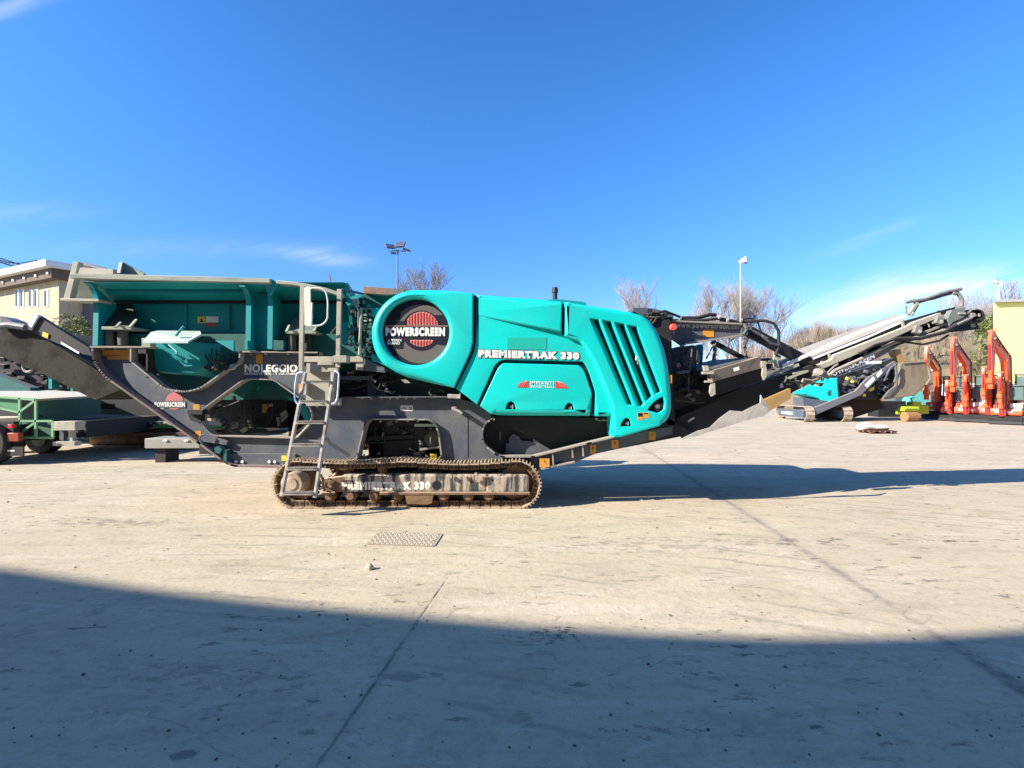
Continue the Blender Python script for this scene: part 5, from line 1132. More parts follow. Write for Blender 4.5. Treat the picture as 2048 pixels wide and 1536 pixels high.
for q in ((1543, 727, 1556, 740), (1532, 716, 1545, 722)):
    mb = MB(); mb.rect(*q, 8.3, .25); mb.build('valve_block', T['frame_dull'], CR, bevel=.01)
mb = MB(); mb.tube([W(1551, 708, 8.15), W(1549, 722, 8.2), W(1550, 733, 8.3)], .03, 6); mb.beam(W(1528, 741, 8.2), W(1560, 736, 8.2), .03, .03); mb.build('valve_pipe', T['ladder'], CR)

# main conveyor: trough sides, covers, belt
Yc0, Yc1 = 8.25, 9.55
def cband(pts, Y, d, name, m, parent=CR, **k):
    mb = MB(); mb.poly(pts, Y, d); return mb.build(name, m, parent, **k)
cband([(1345, 812), (1420, 800), (1530, 760), (1620, 731), (1640, 728), (1660, 745), (1600, 777), (1540, 808), (1524, 790), (1510, 812), (1430, 842), (1395, 872), (1365, 877), (1350, 850)], Yc0, .06, 'conveyor_side', T['frame_dull'], bevel=.0)
cband([(1345, 812), (1420, 800), (1530, 760), (1620, 731), (1660, 745), (1540, 808), (1430, 845), (1365, 872)], Yc1, .06, 'conveyor_side', T['frame_dull'])
cs = cband([(1617, 725), (1712, 683), (1805, 643), (1876, 622.5), (1910, 614), (1912, 622), (1878, 632), (1808, 657), (1720, 694), (1628, 733)], Yc0, .05, 'conveyor_side', T['black'])
mb = MB()
for i in range(13):
    t = (i + .5) / 13; x = 1635 + t * 260; y = 728 - t * 100 - 6 * math.sin(math.pi * t) + 3; q = W(x, y - 2, Yc0 - .03); mb.cyl(q, q + Vector((0, .04, 0)), .022, seg=8); mb.beam(W(x, y - 2, Yc0 - .02), W(x + 5, y + 4, Yc0 - .02), .012, .012)
for x, y in ((1659, 708), (1805, 641)): mb.beam(W(x - 1, y, Yc0 - .06), W(x + 2, y + 12, Yc0 - .06), .035, .03)
mb.build('idler_bracket', T['edge'], CR)
mb = MB(); mb.poly([(1638, 729), (1663, 719), (1668, 710), (1808, 655), (1830, 643), (1882, 625), (1883, 633), (1836, 653), (1812, 665), (1720, 706), (1648, 737)], Yc0 - .12, .10); mb.build('conveyor_beam', T['beige'], CR, bevel=.006)
cband([(1640, 737), (1720, 707), (1812, 668), (1838, 655), (1890, 633), (1960, 622), (1963, 634), (1955, 640), (1900, 658), (1840, 677), (1780, 696), (1700, 725), (1662, 742)], Yc0 + .1, .06, 'conveyor_truss', T['frame_dull'])
mb = MB(); 
for (a, b) in (((1654, 757), (1668, 742)), ((1668, 742), (1720, 719)), ((1720, 719), (1790, 684)), ((1790, 684), (1870, 668)), ((1870, 668), (1900, 655)), ((1900, 655), (1944, 634))): mb.tube([W(*a, Yc0 - .1), W(*b, Yc0 - .1)], .028, 8)
mb.build('conveyor_pipe', T['edge'], CR)
mb = MB(); mb.tube([W(1790, 678, Yc0 - .15), W(1840, 677, Yc0 - .15), W(1890, 664, Yc0 - .15), W(1912, 650, Yc0 - .15)], .03, 8); mb.tube([W(1795, 682, Yc0 - .12), W(1845, 689, Yc0 - .12), W(1880, 681, Yc0 - .12), W(1897, 670, Yc0 - .12)], .016, 8); mb.tube([W(1718, 707, Yc0 - .15), W(1750, 690, Yc0 - .15), W(1790, 679, Yc0 - .15)], .02, 8); mb.build('hydraulic_hose', T['black'], CR)
# belt covers (arched sheets over the belt)
def cover(p0, p1, q1, q0, Ya_, Yb_, m, name='belt_cover', parent=CR, th=.02):
    mb = MB(); rings = []
    for k in range(7):
        t = k / 6; rise = .05 * math.sin(math.pi * t * .5)
        a = W(*p0, Ya_).lerp(W(*q0, Yb_), t) + Vector((0, 0, rise)); b = W(*p1, Ya_).lerp(W(*q1, Yb_), t) + Vector((0, 0, rise)); rings.append((a, b))
    top = [r[0] for r in rings] + [r[1] for r in reversed(rings)]
    for k in range(6):
        mb.loft([[rings[k][0], rings[k][1], rings[k + 1][1], rings[k + 1][0]], [v - Vector((0, -th, th)) for v in (rings[k][0], rings[k][1], rings[k + 1][1], rings[k + 1][0])]])
    return mb.build(name, m, parent)
cover((1560, 740), (1810, 641), (1792, 634), (1556, 719), Yc0 + .05, Yc0 + .55, T['belt'])
mb = MB()
for (a, b, w) in (((1565, 732), (1600, 717), .05), ((1601, 716), (1722, 663), .05), ((1724, 662), (1812, 631), .045), ((1626, 717), (1735, 674), .03), ((1735, 674), (1806, 643), .025)): mb.beam(W(*a, Yc0 + .0), W(*b, Yc0 + .0), .04, w)
mb.build('cover_strip', T['lettering'], CR)
mb = MB(); mb.beam(W(1548, 749, Yc0 - .02), W(1597, 729, Yc0 - .02), .03, .045); mb.beam(W(1586, 747, Yc0 - .02), W(1616, 742, Yc0 - .02), .03, .03); mb.poly([(1571, 757), (1610, 742), (1617, 744), (1594, 752), (1580, 759)], Yc0 - .04, .03); mb.build('cover_strip', T['rail'], CR)
# belt underside near the ground and its skirt, sun and shade put into the colours
mb = MB(); mb.prism([W(1345, 806, 8.35), W(1530, 765, 8.35), W(1812, 645, 8.35), W(1960, 622, 8.35), W(1962, 632, 8.35), W(1815, 668, 8.35), W(1545, 800, 8.35), W(1370, 870, 8.35)], (0, 1.1, 0)); mb.build('belt', T['rubber'], CR)
mb = MB(); mb.prism([W(1352, 853, 8.0), W(1346, 840, 8.0), W(1440, 800, 8.0), W(1470, 815, 8.0), W(1425, 855, 8.0), W(1395, 872, 8.0), W(1366, 877, 8.0)], (0, .04, 0)); mb.build('rubber_skirt', T['frame_dull'], CR)  # shaded copy of the skirt: the hood's shade put into its near-black colour
sk = [(1364, 877), (1395, 862), (1420, 855), (1440, 836), (1461, 821), (1486, 823), (1503, 814), (1521, 806), (1541, 822), (1528, 832), (1490, 842), (1461, 851), (1420, 863), (1395, 872)]
mb = MB(); rings = []
mb.poly(sk, 7.50, .02); mb.build('rubber_skirt', T['litbelt'], CR)  # sunlit copy of the same rubber, brightness put into its pale colour
mb = MB(); mb.prism([W(1522, 790, 7.55), W(1541, 822, 7.5), W(1521, 806, 7.5)], (0, .03, .0)); mb.build('rubber_skirt', T['litbelt'], CR)
mb = MB(); mb.poly([(1526, 801), (1581, 777), (1582, 797), (1541, 821)], 7.95, .08); mb.build('warning_panel', mat('ochre_panel', (.36, .22, .07), .7, c2=(.2, .14, .08), dirt=.8, scale=6), CR)
mb = MB(); mb.poly([(1376, 842), (1381, 838), (1388, 834), (1389, 837), (1382, 841), (1377, 845)], 7.99, .005); mb.build('white_chip', T['lettering'], CR)
# drive hub in the middle of the conveyor
mb = MB(); q = W(1642, 745, Yc0 - .22); mb.cyl(q, q + Vector((0, .1, 0)), .07, seg=20); mb.cyl(W(1652, 750, Yc0 - .2), W(1652, 750, Yc0), .05, seg=12); mb.cyl(W(1640, 744, Yc0 - .25), W(1640, 744, Yc0 - .2), .045, seg=14); mb.build('hinge_drum', T['edge'], CR)
mb = MB(); mb.tube([W(1604, 764, Yc0 - .15), W(1606, 758, Yc0 - .15), W(1625, 761, Yc0 - .15), W(1640, 755, Yc0 - .15)], .014, 6); mb.tube([W(1655, 745, Yc0 - .2), W(1668, 733, Yc0 - .2), W(1676, 728, Yc0 - .2)], .012, 6); mb.build('hydraulic_hose', T['edge'], CR)
# head of the conveyor
mb = MB(); mb.poly([(1904, 620), (1930, 614), (1928, 634), (1906, 644), (1899, 652), (1896, 636)], Yc0 - .14, .1); mb.build('head_plate', mat('grey_green_plate', (.17, .2, .18), .6), CR)
mb = MB(); mb.poly([(1912, 622), (1942, 619), (1961, 621), (1965, 633), (1950, 640), (1934, 646), (1906, 660), (1900, 658)], Yc0, .12); mb.poly([(1915, 652), (1950, 640), (1960, 658), (1920, 662), (1895, 664)], Yc0 + .3, .3); mb.build('head_frame', T['black'], CR)
mb = MB(); mb.poly([(1941, 646), (1947, 644), (1953, 654), (1943, 655)], Yc0 + .28, .01); mb.rect(1957, 627, 1961, 633, Yc0 - .01, .02); mb.rect(1944, 626, 1950, 631, Yc0 - .03, .03); mb.rect(1918, 625, 1932, 628, Yc0 - .16, .03); mb.rect(1930, 627, 1932, 629, Yc0 - .05, .04); mb.build('head_marking', T['beige'], CR)
mb = MB(); mb.cyl(W(1956, 632, Yc0), W(1956, 632, Yc0) + Vector((0, 1.3, 0)), .11, seg=20); mb.build('head_drum', T['rubber'], CR)
mb = MB(); mb.beam(W(1905, 650, Yc0 - .1), W(1950, 629, Yc0 - .1), .03, .05); mb.beam(W(1915, 640, Yc0 - .1), W(1942, 621, Yc0 - .1), .02, .02); mb.beam(W(1864, 646, Yc0 - .1), W(1888, 637, Yc0 - .1), .05, .03); mb.build('head_stay', T['edge'], CR)
for (x, y) in ((1833, 660), (1876, 641)):
    mb = MB(); mb.box(W(x, y, Yc0 - .12), (.11, .09, .12), ry=.35); mb.cyl(W(x + 7, y + 3, Yc0 - .18), W(x + 7, y + 3, Yc0 - .05), .03, seg=10); mb.build('pulley_block', T['belt'], CR, bevel=.01)
mb = MB(); mb.beam(W(1842, 668, Yc0 - .08), W(1895, 646, Yc0 - .08), .04, .035); mb.tube([W(1852, 645, Yc0 - .1), W(1857, 649, Yc0 - .1), W(1859, 654, Yc0 - .1)], .012, 6); mb.build('tension_rod', T['edge'], CR)
# wrapped pipe frame above the head
ww = mat('grey_wrapped_pipe', (.25, .24, .24), .8, c2=(.10, .10, .11), dirt=.8, scale=9, bump=.6)
rn = random.Random(4)
mb = MB()
P = [(1812, 606), (1824, 603), (1838, 601), (1850, 597), (1866, 593), (1880, 588), (1898, 583), (1912, 579), (1922, 577)]
mb.tube([W(x + rn.uniform(-1, 1), y + rn.uniform(-1.2, 1.2), Yc0 + .2) for x, y in P], .026, 8)
mb.tube([W(x + 4, y + 3 + rn.uniform(-1, 1), Yc0 + .24) for x, y in P[1:-1]], .022, 8)
mb.tube([W(1905, 586, Yc0 + .2), W(1917, 588, Yc0 + .2), W(1924, 600, Yc0 + .2), W(1923, 613, Yc0 + .2)], .03, 8)
mb.tube([W(1812, 612, Yc0 + .2), W(1812, 628, Yc0 + .2)], .016, 6)
pf = mb.build('pipe_frame', ww, CR)
mb = MB(); mb.beam(W(1835, 605, Yc0 + .2), W(1818, 630, Yc0 + .2), .03, .04); mb.beam(W(1838, 606, Yc0 + .3), W(1824, 631, Yc0 + .3), .03, .02); mb.build('frame_leg', T['beige'], CR)
# ---------------------------------------------------------------- machines behind at the left
LM = empty('tracked_screener', W(60, 700, 12.5), 'dark tracked machine with a dirty inclined belt at the left edge', 'screener'); LM.location.z = 0
Yl = 12.0
mb = MB(); mb.prism([W(-60, 640, Yl), W(0, 652, Yl), W(62, 661, Yl), W(190, 738, Yl), W(240, 780, Yl), W(190, 800, Yl), W(60, 735, Yl), W(-60, 690, Yl)], (.3, 1.6, 0)); mb.build('belt_underside', T['dirtybelt'], LM)
mb = MB(); mb.prism([W(72, 630, Yl - .05), W(176, 694, Yl - .05), W(186, 712, Yl - .05), W(164, 708, Yl - .05), W(62, 664, Yl - .05)], (.05, .08, 0)); sdl = mb.build('conveyor_side', T['black'], LM)
mb = MB(); mb.prism([W(86, 663, Yl - .07), W(97, 668, Yl - .07), W(95, 677, Yl - .07), W(84, 672, Yl - .07)], (0, .01, 0)); mb.build('sticker', T['yellow'], sdl, smooth=False)
mb = MB(); mb.prism([W(122, 683, Yl - .07), W(158, 704, Yl - .07), W(157, 708, Yl - .07), W(121, 687, Yl - .07)], (0, .02, 0)); mb.build('edge_strip', T['lettering'], sdl, smooth=False)
mb = MB(); mb.prism([W(57, 640, Yl - .1), W(72, 629, Yl - .1), W(76, 632, Yl - .1), W(60, 660, Yl - .1), W(55, 658, Yl - .1)], (0, .15, 0)); mb.build('head_plate', T['white'], LM)
mb = MB(); mb.prism([W(0, 632, Yl + .1), W(20, 640, Yl + .1), W(34, 650, Yl + .1), W(0, 652, Yl + .1)], (0, .4, 0)); mb.tube([W(0, 652, Yl - .1), W(20, 650, Yl - .1), W(52, 655, Yl - .1)], .08, 10); mb.build('head_drum', T['frame'], LM)
mb = MB(); mb.bb(-18, -11.8, 16, 18.5, .9, 2.9); mb.build('engine_body', T['black'], LM)
mb = MB(); mb.rect(97, 730, 104, 778, 12.3, .2); mb.rect(141, 762, 146, 782, 12.2, .2); mb.build('teal_bracket', T['teal'], LM)
mb = MB(); mb.prism([W(-20, 745, 15), W(60, 775, 15), W(60, 785, 15), W(-20, 785, 15)], (0, .3, 0)); mb.build('side_beam', T['teal_dull'], LM)
mb = MB(); mb.prism([W(190, 783, 15.4), W(300, 790, 15.4), W(360, 835, 15.4), W(205, 828, 15.4)], (0, .4, 0)); mb.build('rear_hood', T['black'], LM)
mb = MB(); mb.tube([W(56 + 10 * math.cos(a), 732 + 12 * math.sin(a), 12.2) for a in [x * .35 - 1 for x in range(17)]], .03, 6); mb.tube([W(-5, 706, 12.3), W(30, 712, 12.3), W(66, 717, 12.3)], .05, 6); mb.build('hydraulic_hose', T['ladder'], LM)
rn = random.Random(9); mb = MB()
for k in range(36):
    q = W(rn.uniform(0, 160), rn.uniform(700, 785), 15.8); mb = MB(); mb.box(q, (rn.uniform(.05, .3), .2, rn.uniform(.04, .18)), rx=rn.uniform(-.4, .4)); mb.build('engine_fitting', T['frame_dull'], LM, smooth=False)
mb = MB(); mb.bb(-13, -8.6, 16.0, 17.2, 0, .75); mb.build('crawler_track', T['track'], LM, bevel=.2, seg=4)
# greenish low machine beyond: dark bulk filling the view under the hopper
BM = empty('parked_machine', (-9, 17, 0), 'dark teal machine parked beyond the crusher leg', 'machine')
mb = MB(); mb.bb(-13.4, -7.6, 16.2, 18.5, .75, 2.5); mb.prism([(-12.8, 16.2, 2.5), (-7.6, 16.2, 2.5), (-8.4, 16.2, 3.4), (-11.5, 16.2, 3.4)], (0, 2, 0)); mb.build('body', T['frame_dull'], BM, bevel=.03)
mb = MB(); mb.prism([W(200, 785, 15.9), W(262, 795, 15.9), W(330, 832, 15.9), W(210, 815, 15.9)], (0, .3, 0)); mb.build('hood', T['black'], BM)
for x in (-12.4, -11.2, -9.6, -8.4):
    mb = MB(); mb.cyl((x, 16.1, .42), (x, 16.6, .42), .42, seg=20); mb.build('wheel', T['rubber'], BM)
mb = MB(); mb.box(W(222, 812, 15.6), (.65, .4, .26)); mb.box(W(236, 815, 15.6), (.4, .38, .2)); mb.build('stored_sack', T['white'], BM, bevel=.05)

# green loading ramp trailer at the left
Yr = 13.2
wood_ = mat('dark_brown_boards', (.07, .04, .028), .85, dirt=.6)
TR = empty('ramp_trailer', W(60, 870, Yr), 'green steel ramp trailer with a dusty top deck at the left edge', 'trailer'); TR.location.z = 0
green = mat('green_trailer_paint', (.06, .26, .13), .6, c2=(.12, .2, .11), dirt=.6, scale=3, dust=.3)
dkg = mat('dark_green_trailer_paint', (.035, .13, .09), .6, c2=(.07, .09, .07), dirt=.6, scale=3)
A, B, C_ = W(72, 798, 12.4), W(198, 792, 14.2), W(-60, 778, 12.0)
zt = A.z
mb = MB(); mb.prism([W(72, 798, 12.4), W(198, 791, 14.2), W(170, 785, 15.2), W(118, 779.5, 16.5), W(-60, 779.5, 16.5), W(-60, 787, 12.4)], (0, 0, -.05)); mb.build('deck', mat('dusty_pale_deck', (.50, .49, .42), .8, c2=(.36, .37, .31), dirt=.7, scale=1.5), TR, bevel=.005)
mb = MB(); mb.prism([W(72, 799.5, 12.42), W(198, 792.5, 14.2), W(198, 830, 14.2), W(72, 843, 12.42)], (.0, .06, 0)); mb.build('side_plate', dkg, TR)
mb = MB(); mb.prism([W(-40, 793, 12.3), W(38, 798, 12.3), W(40, 826, 12.3), W(-40, 806, 12.3)], (0, .05, 0)); mb.build('side_plate', green, TR)
mb = MB()
for (a, b) in (((40, 796), (40, 876)), ((72, 798), (72, 875)), ((40, 842), (106, 842)), ((40, 875), (107, 876)), ((106, 842), (106, 876)), ((40, 824), (72, 800)), ((46, 862), (70, 846)), ((-20, 793), (72, 799)), ((-20, 812), (40, 825))):
    mb.beam(W(*a, 12.25), W(*b, 12.25), .045, .045)
mb.build('frame_bar', mat('light_green_bar', (.20, .42, .22), .6), TR)
mb = MB(); mb.prism([W(42, 826, 12.5), W(70, 826, 12.5), W(104, 844, 12.5), W(104, 874, 12.5), W(42, 874, 12.5)], (0, .05, 0)); mb.build('inner_plate', dkg, TR)
mb = MB(); mb.prism([W(198, 829, 14.1), W(262, 830, 15.4), W(200, 836, 14.2), W(70, 846, 12.6), W(70, 842, 12.6)], (0, .1, 0)); mb.build('side_rail', T['edge'], TR); mb = MB(); mb.rect(150, 845, 215, 867, 14.0, .1); mb.build('side_rail', wood_, TR)
mb = MB(); mb.bb(*(lambda a, b: (a.x, b.x, 12.2, 12.5, b.z, a.z))(W(107, 843, 12.2), W(150, 861, 12.2))); mb.build('buffer_beam', T['beige'], TR, bevel=.008)
mb = MB(); mb.rect(119, 861, 127, 883, 12.35, .1); mb.build('buffer_post', T['frame'], TR); mb = MB(); mb.rect(136, 861, 145, 883, 12.35, .1); mb.build('buffer_post', T['beige'], TR)
mb = MB(); mb.rect(105, 883, 149, 892, 12.25, .2); mb.build('under_bar', T['beige'], TR, bevel=.005)
mb = MB(); mb.bb(-13.5, -10.3, 12.7, 15.6, .55, .95); mb.build('chassis', T['black'], TR)
for k, x in enumerate((-13.6, -12.6)):
    mb = MB(); mb.cyl((x, 14.0, .4), (x, 14.35, .4), .4, seg=24); wh = mb.build('wheel', T['rubber'], TR, bevel=.03)
    mb = MB(); mb.cyl((x, 13.96, .4), (x, 14.1, .4), .2, seg=20); mb.build('rim', T['dustyrubber'], wh)
for k in range(5):
    x = -10.2 + .9 * k
    mb = MB(); mb.cyl((x, 15.2, .4), (x, 15.5, .4), .4, seg=20); mb.build('wheel', T['rubber'], TR)
TK = empty('parked_truck', (-12, 11.9, 0), 'rear corner of a dark truck with a red tail lamp at the left edge', 'truck')
mb = MB(); mb.bb(-13.2, -11.35, 11.95, 12.1, .35, .98); mb.bb(-13.2, -11.45, 12.1, 14.0, .5, .9); mb.build('chassis', T['black'], TK)
mb = MB(); mb.rect(14, 866, 37, 883, 11.85, .12); mb.build('tail_lamp', mat('red_orange_lamp', (.30, .05, .02), .3), TK, bevel=.01)
mb = MB(); mb.rect(15, 849, 24, 856, 11.84, .1); mb.build('tail_lamp', mat('red_lamp', (.8, .02, .02), .3), TK, bevel=.01)
mb = MB(); mb.rect(7, 894, 46, 912, 11.86, .04); mf = mb.build('mud_flap', T['rubber'], TK)
mb = MB(); mb.rect(15, 900, 29, 903, 11.855, .003); mb.build('flap_print', T['wornletter'], mf, smooth=False)
mb = MB(); c = W(-26, 880, 11.9); mb.cyl((c.x, 11.8, .5), (c.x, 12.15, .5), .5, seg=28); wh = mb.build('wheel', T['rubber'], TK, bevel=.04)
mb = MB(); mb.cyl((c.x, 11.77, .5), (c.x, 11.9, .5), .26, seg=24); mb.build('rim', T['dustyrubber'], wh)

# timber stack, green trailer and grey steel box
mb = MB()
for k in range(5):
    a = W(205 + 6 * k, 836 + 7 * k, 16 - .3 * k); mb.bb(a.x, a.x + 3.6 - .2 * k, a.y, a.y + .5, a.z - .1, a.z - .02)
wood = mat('brown_timber', (.16, .085, .05), .85, c2=(.08, .045, .03), dirt=.7, streak=(.3, 3, 3))
tag(mb.build('timber_stack', wood, smooth=False), 'low stack of brown boards behind the crusher leg', 'timber')
mb = MB(); a = W(205, 836, 15.6); mb.bb(a.x, a.x + 3.4, 15.3, 15.7, a.z - .06, a.z + .03); tag(mb.build('pale_board', mat('pale_timber', (.62, .42, .30), .8, dirt=.5, streak=(.3, 3, 3)), smooth=False), 'long pale board lying on top of the brown stack', 'board')
FT = empty('flat_trailer', W(330, 850, 15.2), 'low green flat trailer seen behind the sloping crusher leg', 'trailer'); FT.location.z = 0
a, b = W(290, 842, 15.0), W(455, 864, 15.0)
mb = MB(); mb.bb(a.x, b.x + 1.5, 15.0, 16.8, b.z + .10, a.z - .08); mb.build('bed', mat('bright_green_paint', (.03, .35, .12), .6, dirt=.5), FT, bevel=.01)
mb = MB(); mb.bb(a.x - .02, b.x + 1.5, 14.93, 15.0, a.z - .12, a.z); mb.bb(a.x - .1, a.x + .25, 14.9, 15.05, b.z + .1, a.z); mb.build('side_rail', T['rail'], FT)
mb = MB(); mb.box(W(300, 852, 14.85), (.12, .08, .10)); mb.box(W(315, 846, 14.85), (.25, .08, .08)); mb.build('ratchet', T['black'], FT)
for x in (a.x + .9, a.x + 1.6, a.x + 3.0):
    mb = MB(); mb.cyl((x, 15.1, .2), (x, 15.4, .2), .2, seg=16); mb.build('wheel', T['rubber'], FT)
SB = empty('steel_box', W(345, 890, 12.3), 'long grey steel box raised on blocks below the crusher leg', 'steel box'); SB.location.z = 0
a, b = W(289, 877, 12.2), W(470, 897, 12.2)
mb = MB(); mb.bb(a.x, b.x, 12.2, 12.9, b.z, a.z); bx_ = mb.build('box_shell', mat('grey_green_steel', (.27, .27, .235), .7, c2=(.2, .2, .17), dirt=.6), SB, bevel=.015)
mb = MB()
for x in (331, 373): mb.box(W(x, 881, 12.19), (.09, .04, .035))
mb.build('box_handle', T['lettering'], SB)
for x in (a.x + .3, b.x - .3):
    mb = MB(); mb.bb(x - .12, x + .12, 12.3, 12.8, 0, b.z - .002); mb.build('support_block', T['frame_dull'], SB)

# ---------------------------------------------------------------- right background
# second tracked crusher/screener with teal cover
SC = empty('tracked_crusher', (17, 27, 0), 'smaller dark tracked machine with a teal cover and a big brown hopper', 'crusher')
Ys = 27.0
S_ = lambda pts, Y, d, name, m, parent=SC, **k: (lambda q: (q.poly(pts, Y, d), q.build(name, m, parent, **k))[1])(MB())
# its near track, seen obliquely
def obl_track(cx, cy, heading, L, w, h, parent, m_shoe, n=34):
    mb = MB(); R = h / 2; Lr = L - h; per = 2 * Lr + 2 * math.pi * R; rot = Matrix.Rotation(heading, 3, 'Z')
    for k in range(n):
        s = k * per / n
        if s < Lr: p, a = Vector((-Lr / 2 + s, 0, 0)), 0
        elif s < Lr + math.pi * R: a = (s - Lr) / R; p = Vector((Lr / 2 + R * math.sin(a), 0, R - R * math.cos(a)))
        elif s < 2 * Lr + math.pi * R: p, a = Vector((Lr / 2 - (s - Lr - math.pi * R), 0, h)), math.pi
        else: a = math.pi + (s - 2 * Lr - math.pi * R) / R; p = Vector((-Lr / 2 + R * math.sin(a), 0, R - R * math.cos(a)))
        m3 = rot @ Matrix.Rotation(-a, 3, 'Y'); c = Vector((cx, cy, .02)) + rot @ p; dx, dy, dz = per / n * .9, w, .035
        vs = [c + m3 @ Vector((sx * dx / 2, sy * dy / 2, sz * dz / 2)) for sz in (-1, 1) for sx, sy in ((-1, -1), (1, -1), (1, 1), (-1, 1))]
        mb.add(vs, [(3, 2, 1, 0), (4, 5, 6, 7), (0, 1, 5, 4), (1, 2, 6, 5), (2, 3, 7, 6), (3, 0, 4, 7)])
    t = mb.build('crawler_track', m_shoe, parent, smooth=False)
    mb = MB(); c = Vector((cx, cy, .02 + h / 2))
    for s in (1,):
        mb.box(c, (L * .82, w * 1.02, h * .5), rz=heading)
    fr = mb.build('track_frame', T['frame'], t, bevel=.02)
    return t
p = Vector((15.75, 29.3, 0))
tk = obl_track(p.x, p.y, math.radians(88), 3.4, .45, .80, SC, T['shoe'])
mb = MB(); 
mb.bb(p.x - .24, p.x - .235, p.y - .9, p.y + .9, .34, .48); mb.build('track_marking', T['wornletter'], tk, smooth=False)
obl_track(p.x + 2.2, p.y + .3, math.radians(88), 3.4, .45, .80, SC, T['shoe'])
cv = rc([(1608, 786), (1675, 755), (1678, 792), (1675, 801), (1657, 807), (1645, 806), (1640, 798), (1616, 791)], 2)
mb = MB(); panel(mb, cv, 28.3, 1.2, 2.0); mb.build('engine_cover', T['teal_clean'], SC, angle=50)
mb = MB(); mb.poly([(1655, 784), (1661, 779), (1660, 790), (1656, 790)], 28.26, .02); mb.build('cover_mark', T['teal_dull'], SC)
mb = MB(); mb.prism([W(1606, 795, 28.20), W(1640, 800, 28.20), W(1676, 806, 28.20), W(1700, 800, 28.20), W(1632, 830, 28.20), W(1608, 822, 28.20)], (.3, 1.6, 0)); mb.build('chassis', T['frame'], SC)
mb = MB(); mb.prism([W(1632, 829, 27.70), W(1630, 815, 27.70), W(1712, 782, 28.10), W(1735, 757, 28.30), W(1790, 722, 28.50), W(1794, 729, 28.50), W(1745, 768, 28.30), W(1722, 790, 28.10)], (.2, .5, 0)); bmx = mb.build('chassis_beam', mat('dusty_grey_beam', (.15, .15, .155), .6, dust=.5), SC)
mb = MB(); mb.prism([W(1730, 770, 27.80), W(1747, 753, 27.80), W(1750, 759, 27.80), W(1735, 775, 27.80)], (0, .03, 0)); mb.prism([W(1753, 750, 27.85), W(1763, 739, 27.85), W(1765, 745, 27.85), W(1756, 755, 27.85)], (0, .03, 0)); mb.build('beam_marking', T['lettering'], bmx, smooth=False)
mb = MB(); mb.prism([W(1632, 826, 29.50), W(1720, 795, 29.50), W(1755, 790, 29.50), W(1770, 815, 29.50), W(1700, 838, 29.50), W(1640, 836, 29.50)], (.5, 2.2, 0)); mb.build('underbody', mat('shaded_red_brown', (.035, .018, .014), .8), SC)  # lower mass, its shadow side put into the near-black colour
mb = MB(); mb.prism([W(1676, 752, 28.90), W(1735, 735, 28.90), W(1790, 715, 28.90), W(1795, 790, 28.90), W(1740, 800, 28.90), W(1700, 798, 28.90), W(1680, 790, 28.90)], (.3, 1.8, 0)); eng = mb.build('engine_block', T['black'], SC)
rn = random.Random(3)
mb = MB()
for k in range(60):
    mb = MB(); q = W(rn.uniform(1684, 1800), rn.uniform(735, 790), 28.75); mb.box(q, (rn.uniform(.06, .4), .2, rn.uniform(.04, .2)), ry=rn.uniform(-.6, .6)); mb.build('engine_fitting', T['frame'], eng, smooth=False)
for k in range(12):
    mb = MB(); a = W(rn.uniform(1760, 1800), rn.uniform(735, 790), 28.60); mb.tube([a, a + Vector((rn.uniform(-.3, .3), -.1, rn.uniform(-.3, .3))), a + Vector((rn.uniform(-.4, .4), 0, rn.uniform(-.5, .5)))], .03, 5); mb.build('engine_hose', T['frame'], eng, smooth=False)
mb = MB()
for (x, y) in ((1694, 757), (1705, 763), (1741, 779), (1728, 790), (1745, 777)): mb.box(W(x, y, 28.50), (.14, .1, .16), ry=.4)
mb.build('yellow_cap', T['yellow'], eng, bevel=.02)
mb = MB(); mb.poly([(1738, 723), (1764, 721), (1763, 727), (1740, 728)], 28.40, .3); mb.build('roof_plate', T['white'], SC)
hopm = mat('worn_hopper_steel', (.20, .17, .11), .6, c2=(.10, .085, .06), dirt=.8, scale=1.2, streak=(2, 2, .6))
mb = MB()
r0 = [W(1798, 729, 28.30), W(1806, 725, 28.20), W(1851, 723, 28.20), W(1862, 756, 28.20), W(1853, 769, 28.20), W(1829, 792, 28.20), W(1770, 799, 28.20), W(1797, 770, 28.20)]
mb.loft([r0, [v + Vector((.3, 1.1, .0)) for v in r0]]); hp = mb.build('hopper', hopm, SC, bevel=.05)
mb = MB(); mb.beam(W(1856, 735, 28.15), W(1861, 757, 28.15), .05, .06, up=(0, 1, 0)); mb.beam(W(1861, 757, 28.15), W(1852, 770, 28.15), .05, .06, up=(0, 1, 0)); mb.beam(W(1806, 725, 28.15), W(1851, 723, 28.15), .05, .05); mb.build('hopper_rim', T['magnet'], hp)
mb = MB(); mb.poly([(1788, 702), (1800, 698), (1812, 724), (1800, 726)], 29.40, .5); mb.build('hopper_door', mat('ochre_steel', (.35, .2, .07), .7, dirt=.6), SC)
mb = MB(); mb.tube([W(1790, 726, 28.00), W(1793, 750, 28.00), W(1789, 765, 28.00)], .06, 8); mb.tube([W(1768, 762, 28.00), W(1781, 735, 28.00), W(1794, 727, 28.00)], .05, 8); mb.poly([(1765, 798), (1778, 782), (1796, 768), (1794, 776), (1780, 792)], 28.10, .1); mb.build('tilt_arm', T['frame'], SC)
mb = MB(); mb.poly([(1640, 745), (1795, 676), (1800, 690), (1758, 715), (1660, 757)], 29.20, .4); cvr = mb.build('side_conveyor', T['frame_dull'], SC)
text('lettering', 'POWERSCREEN', [(1656, 746), (1747, 706), (1750, 716), (1660, 756)], 29.18, mat('dusty_white_lettering', (.5, .5, .5), .6), cvr, .04)
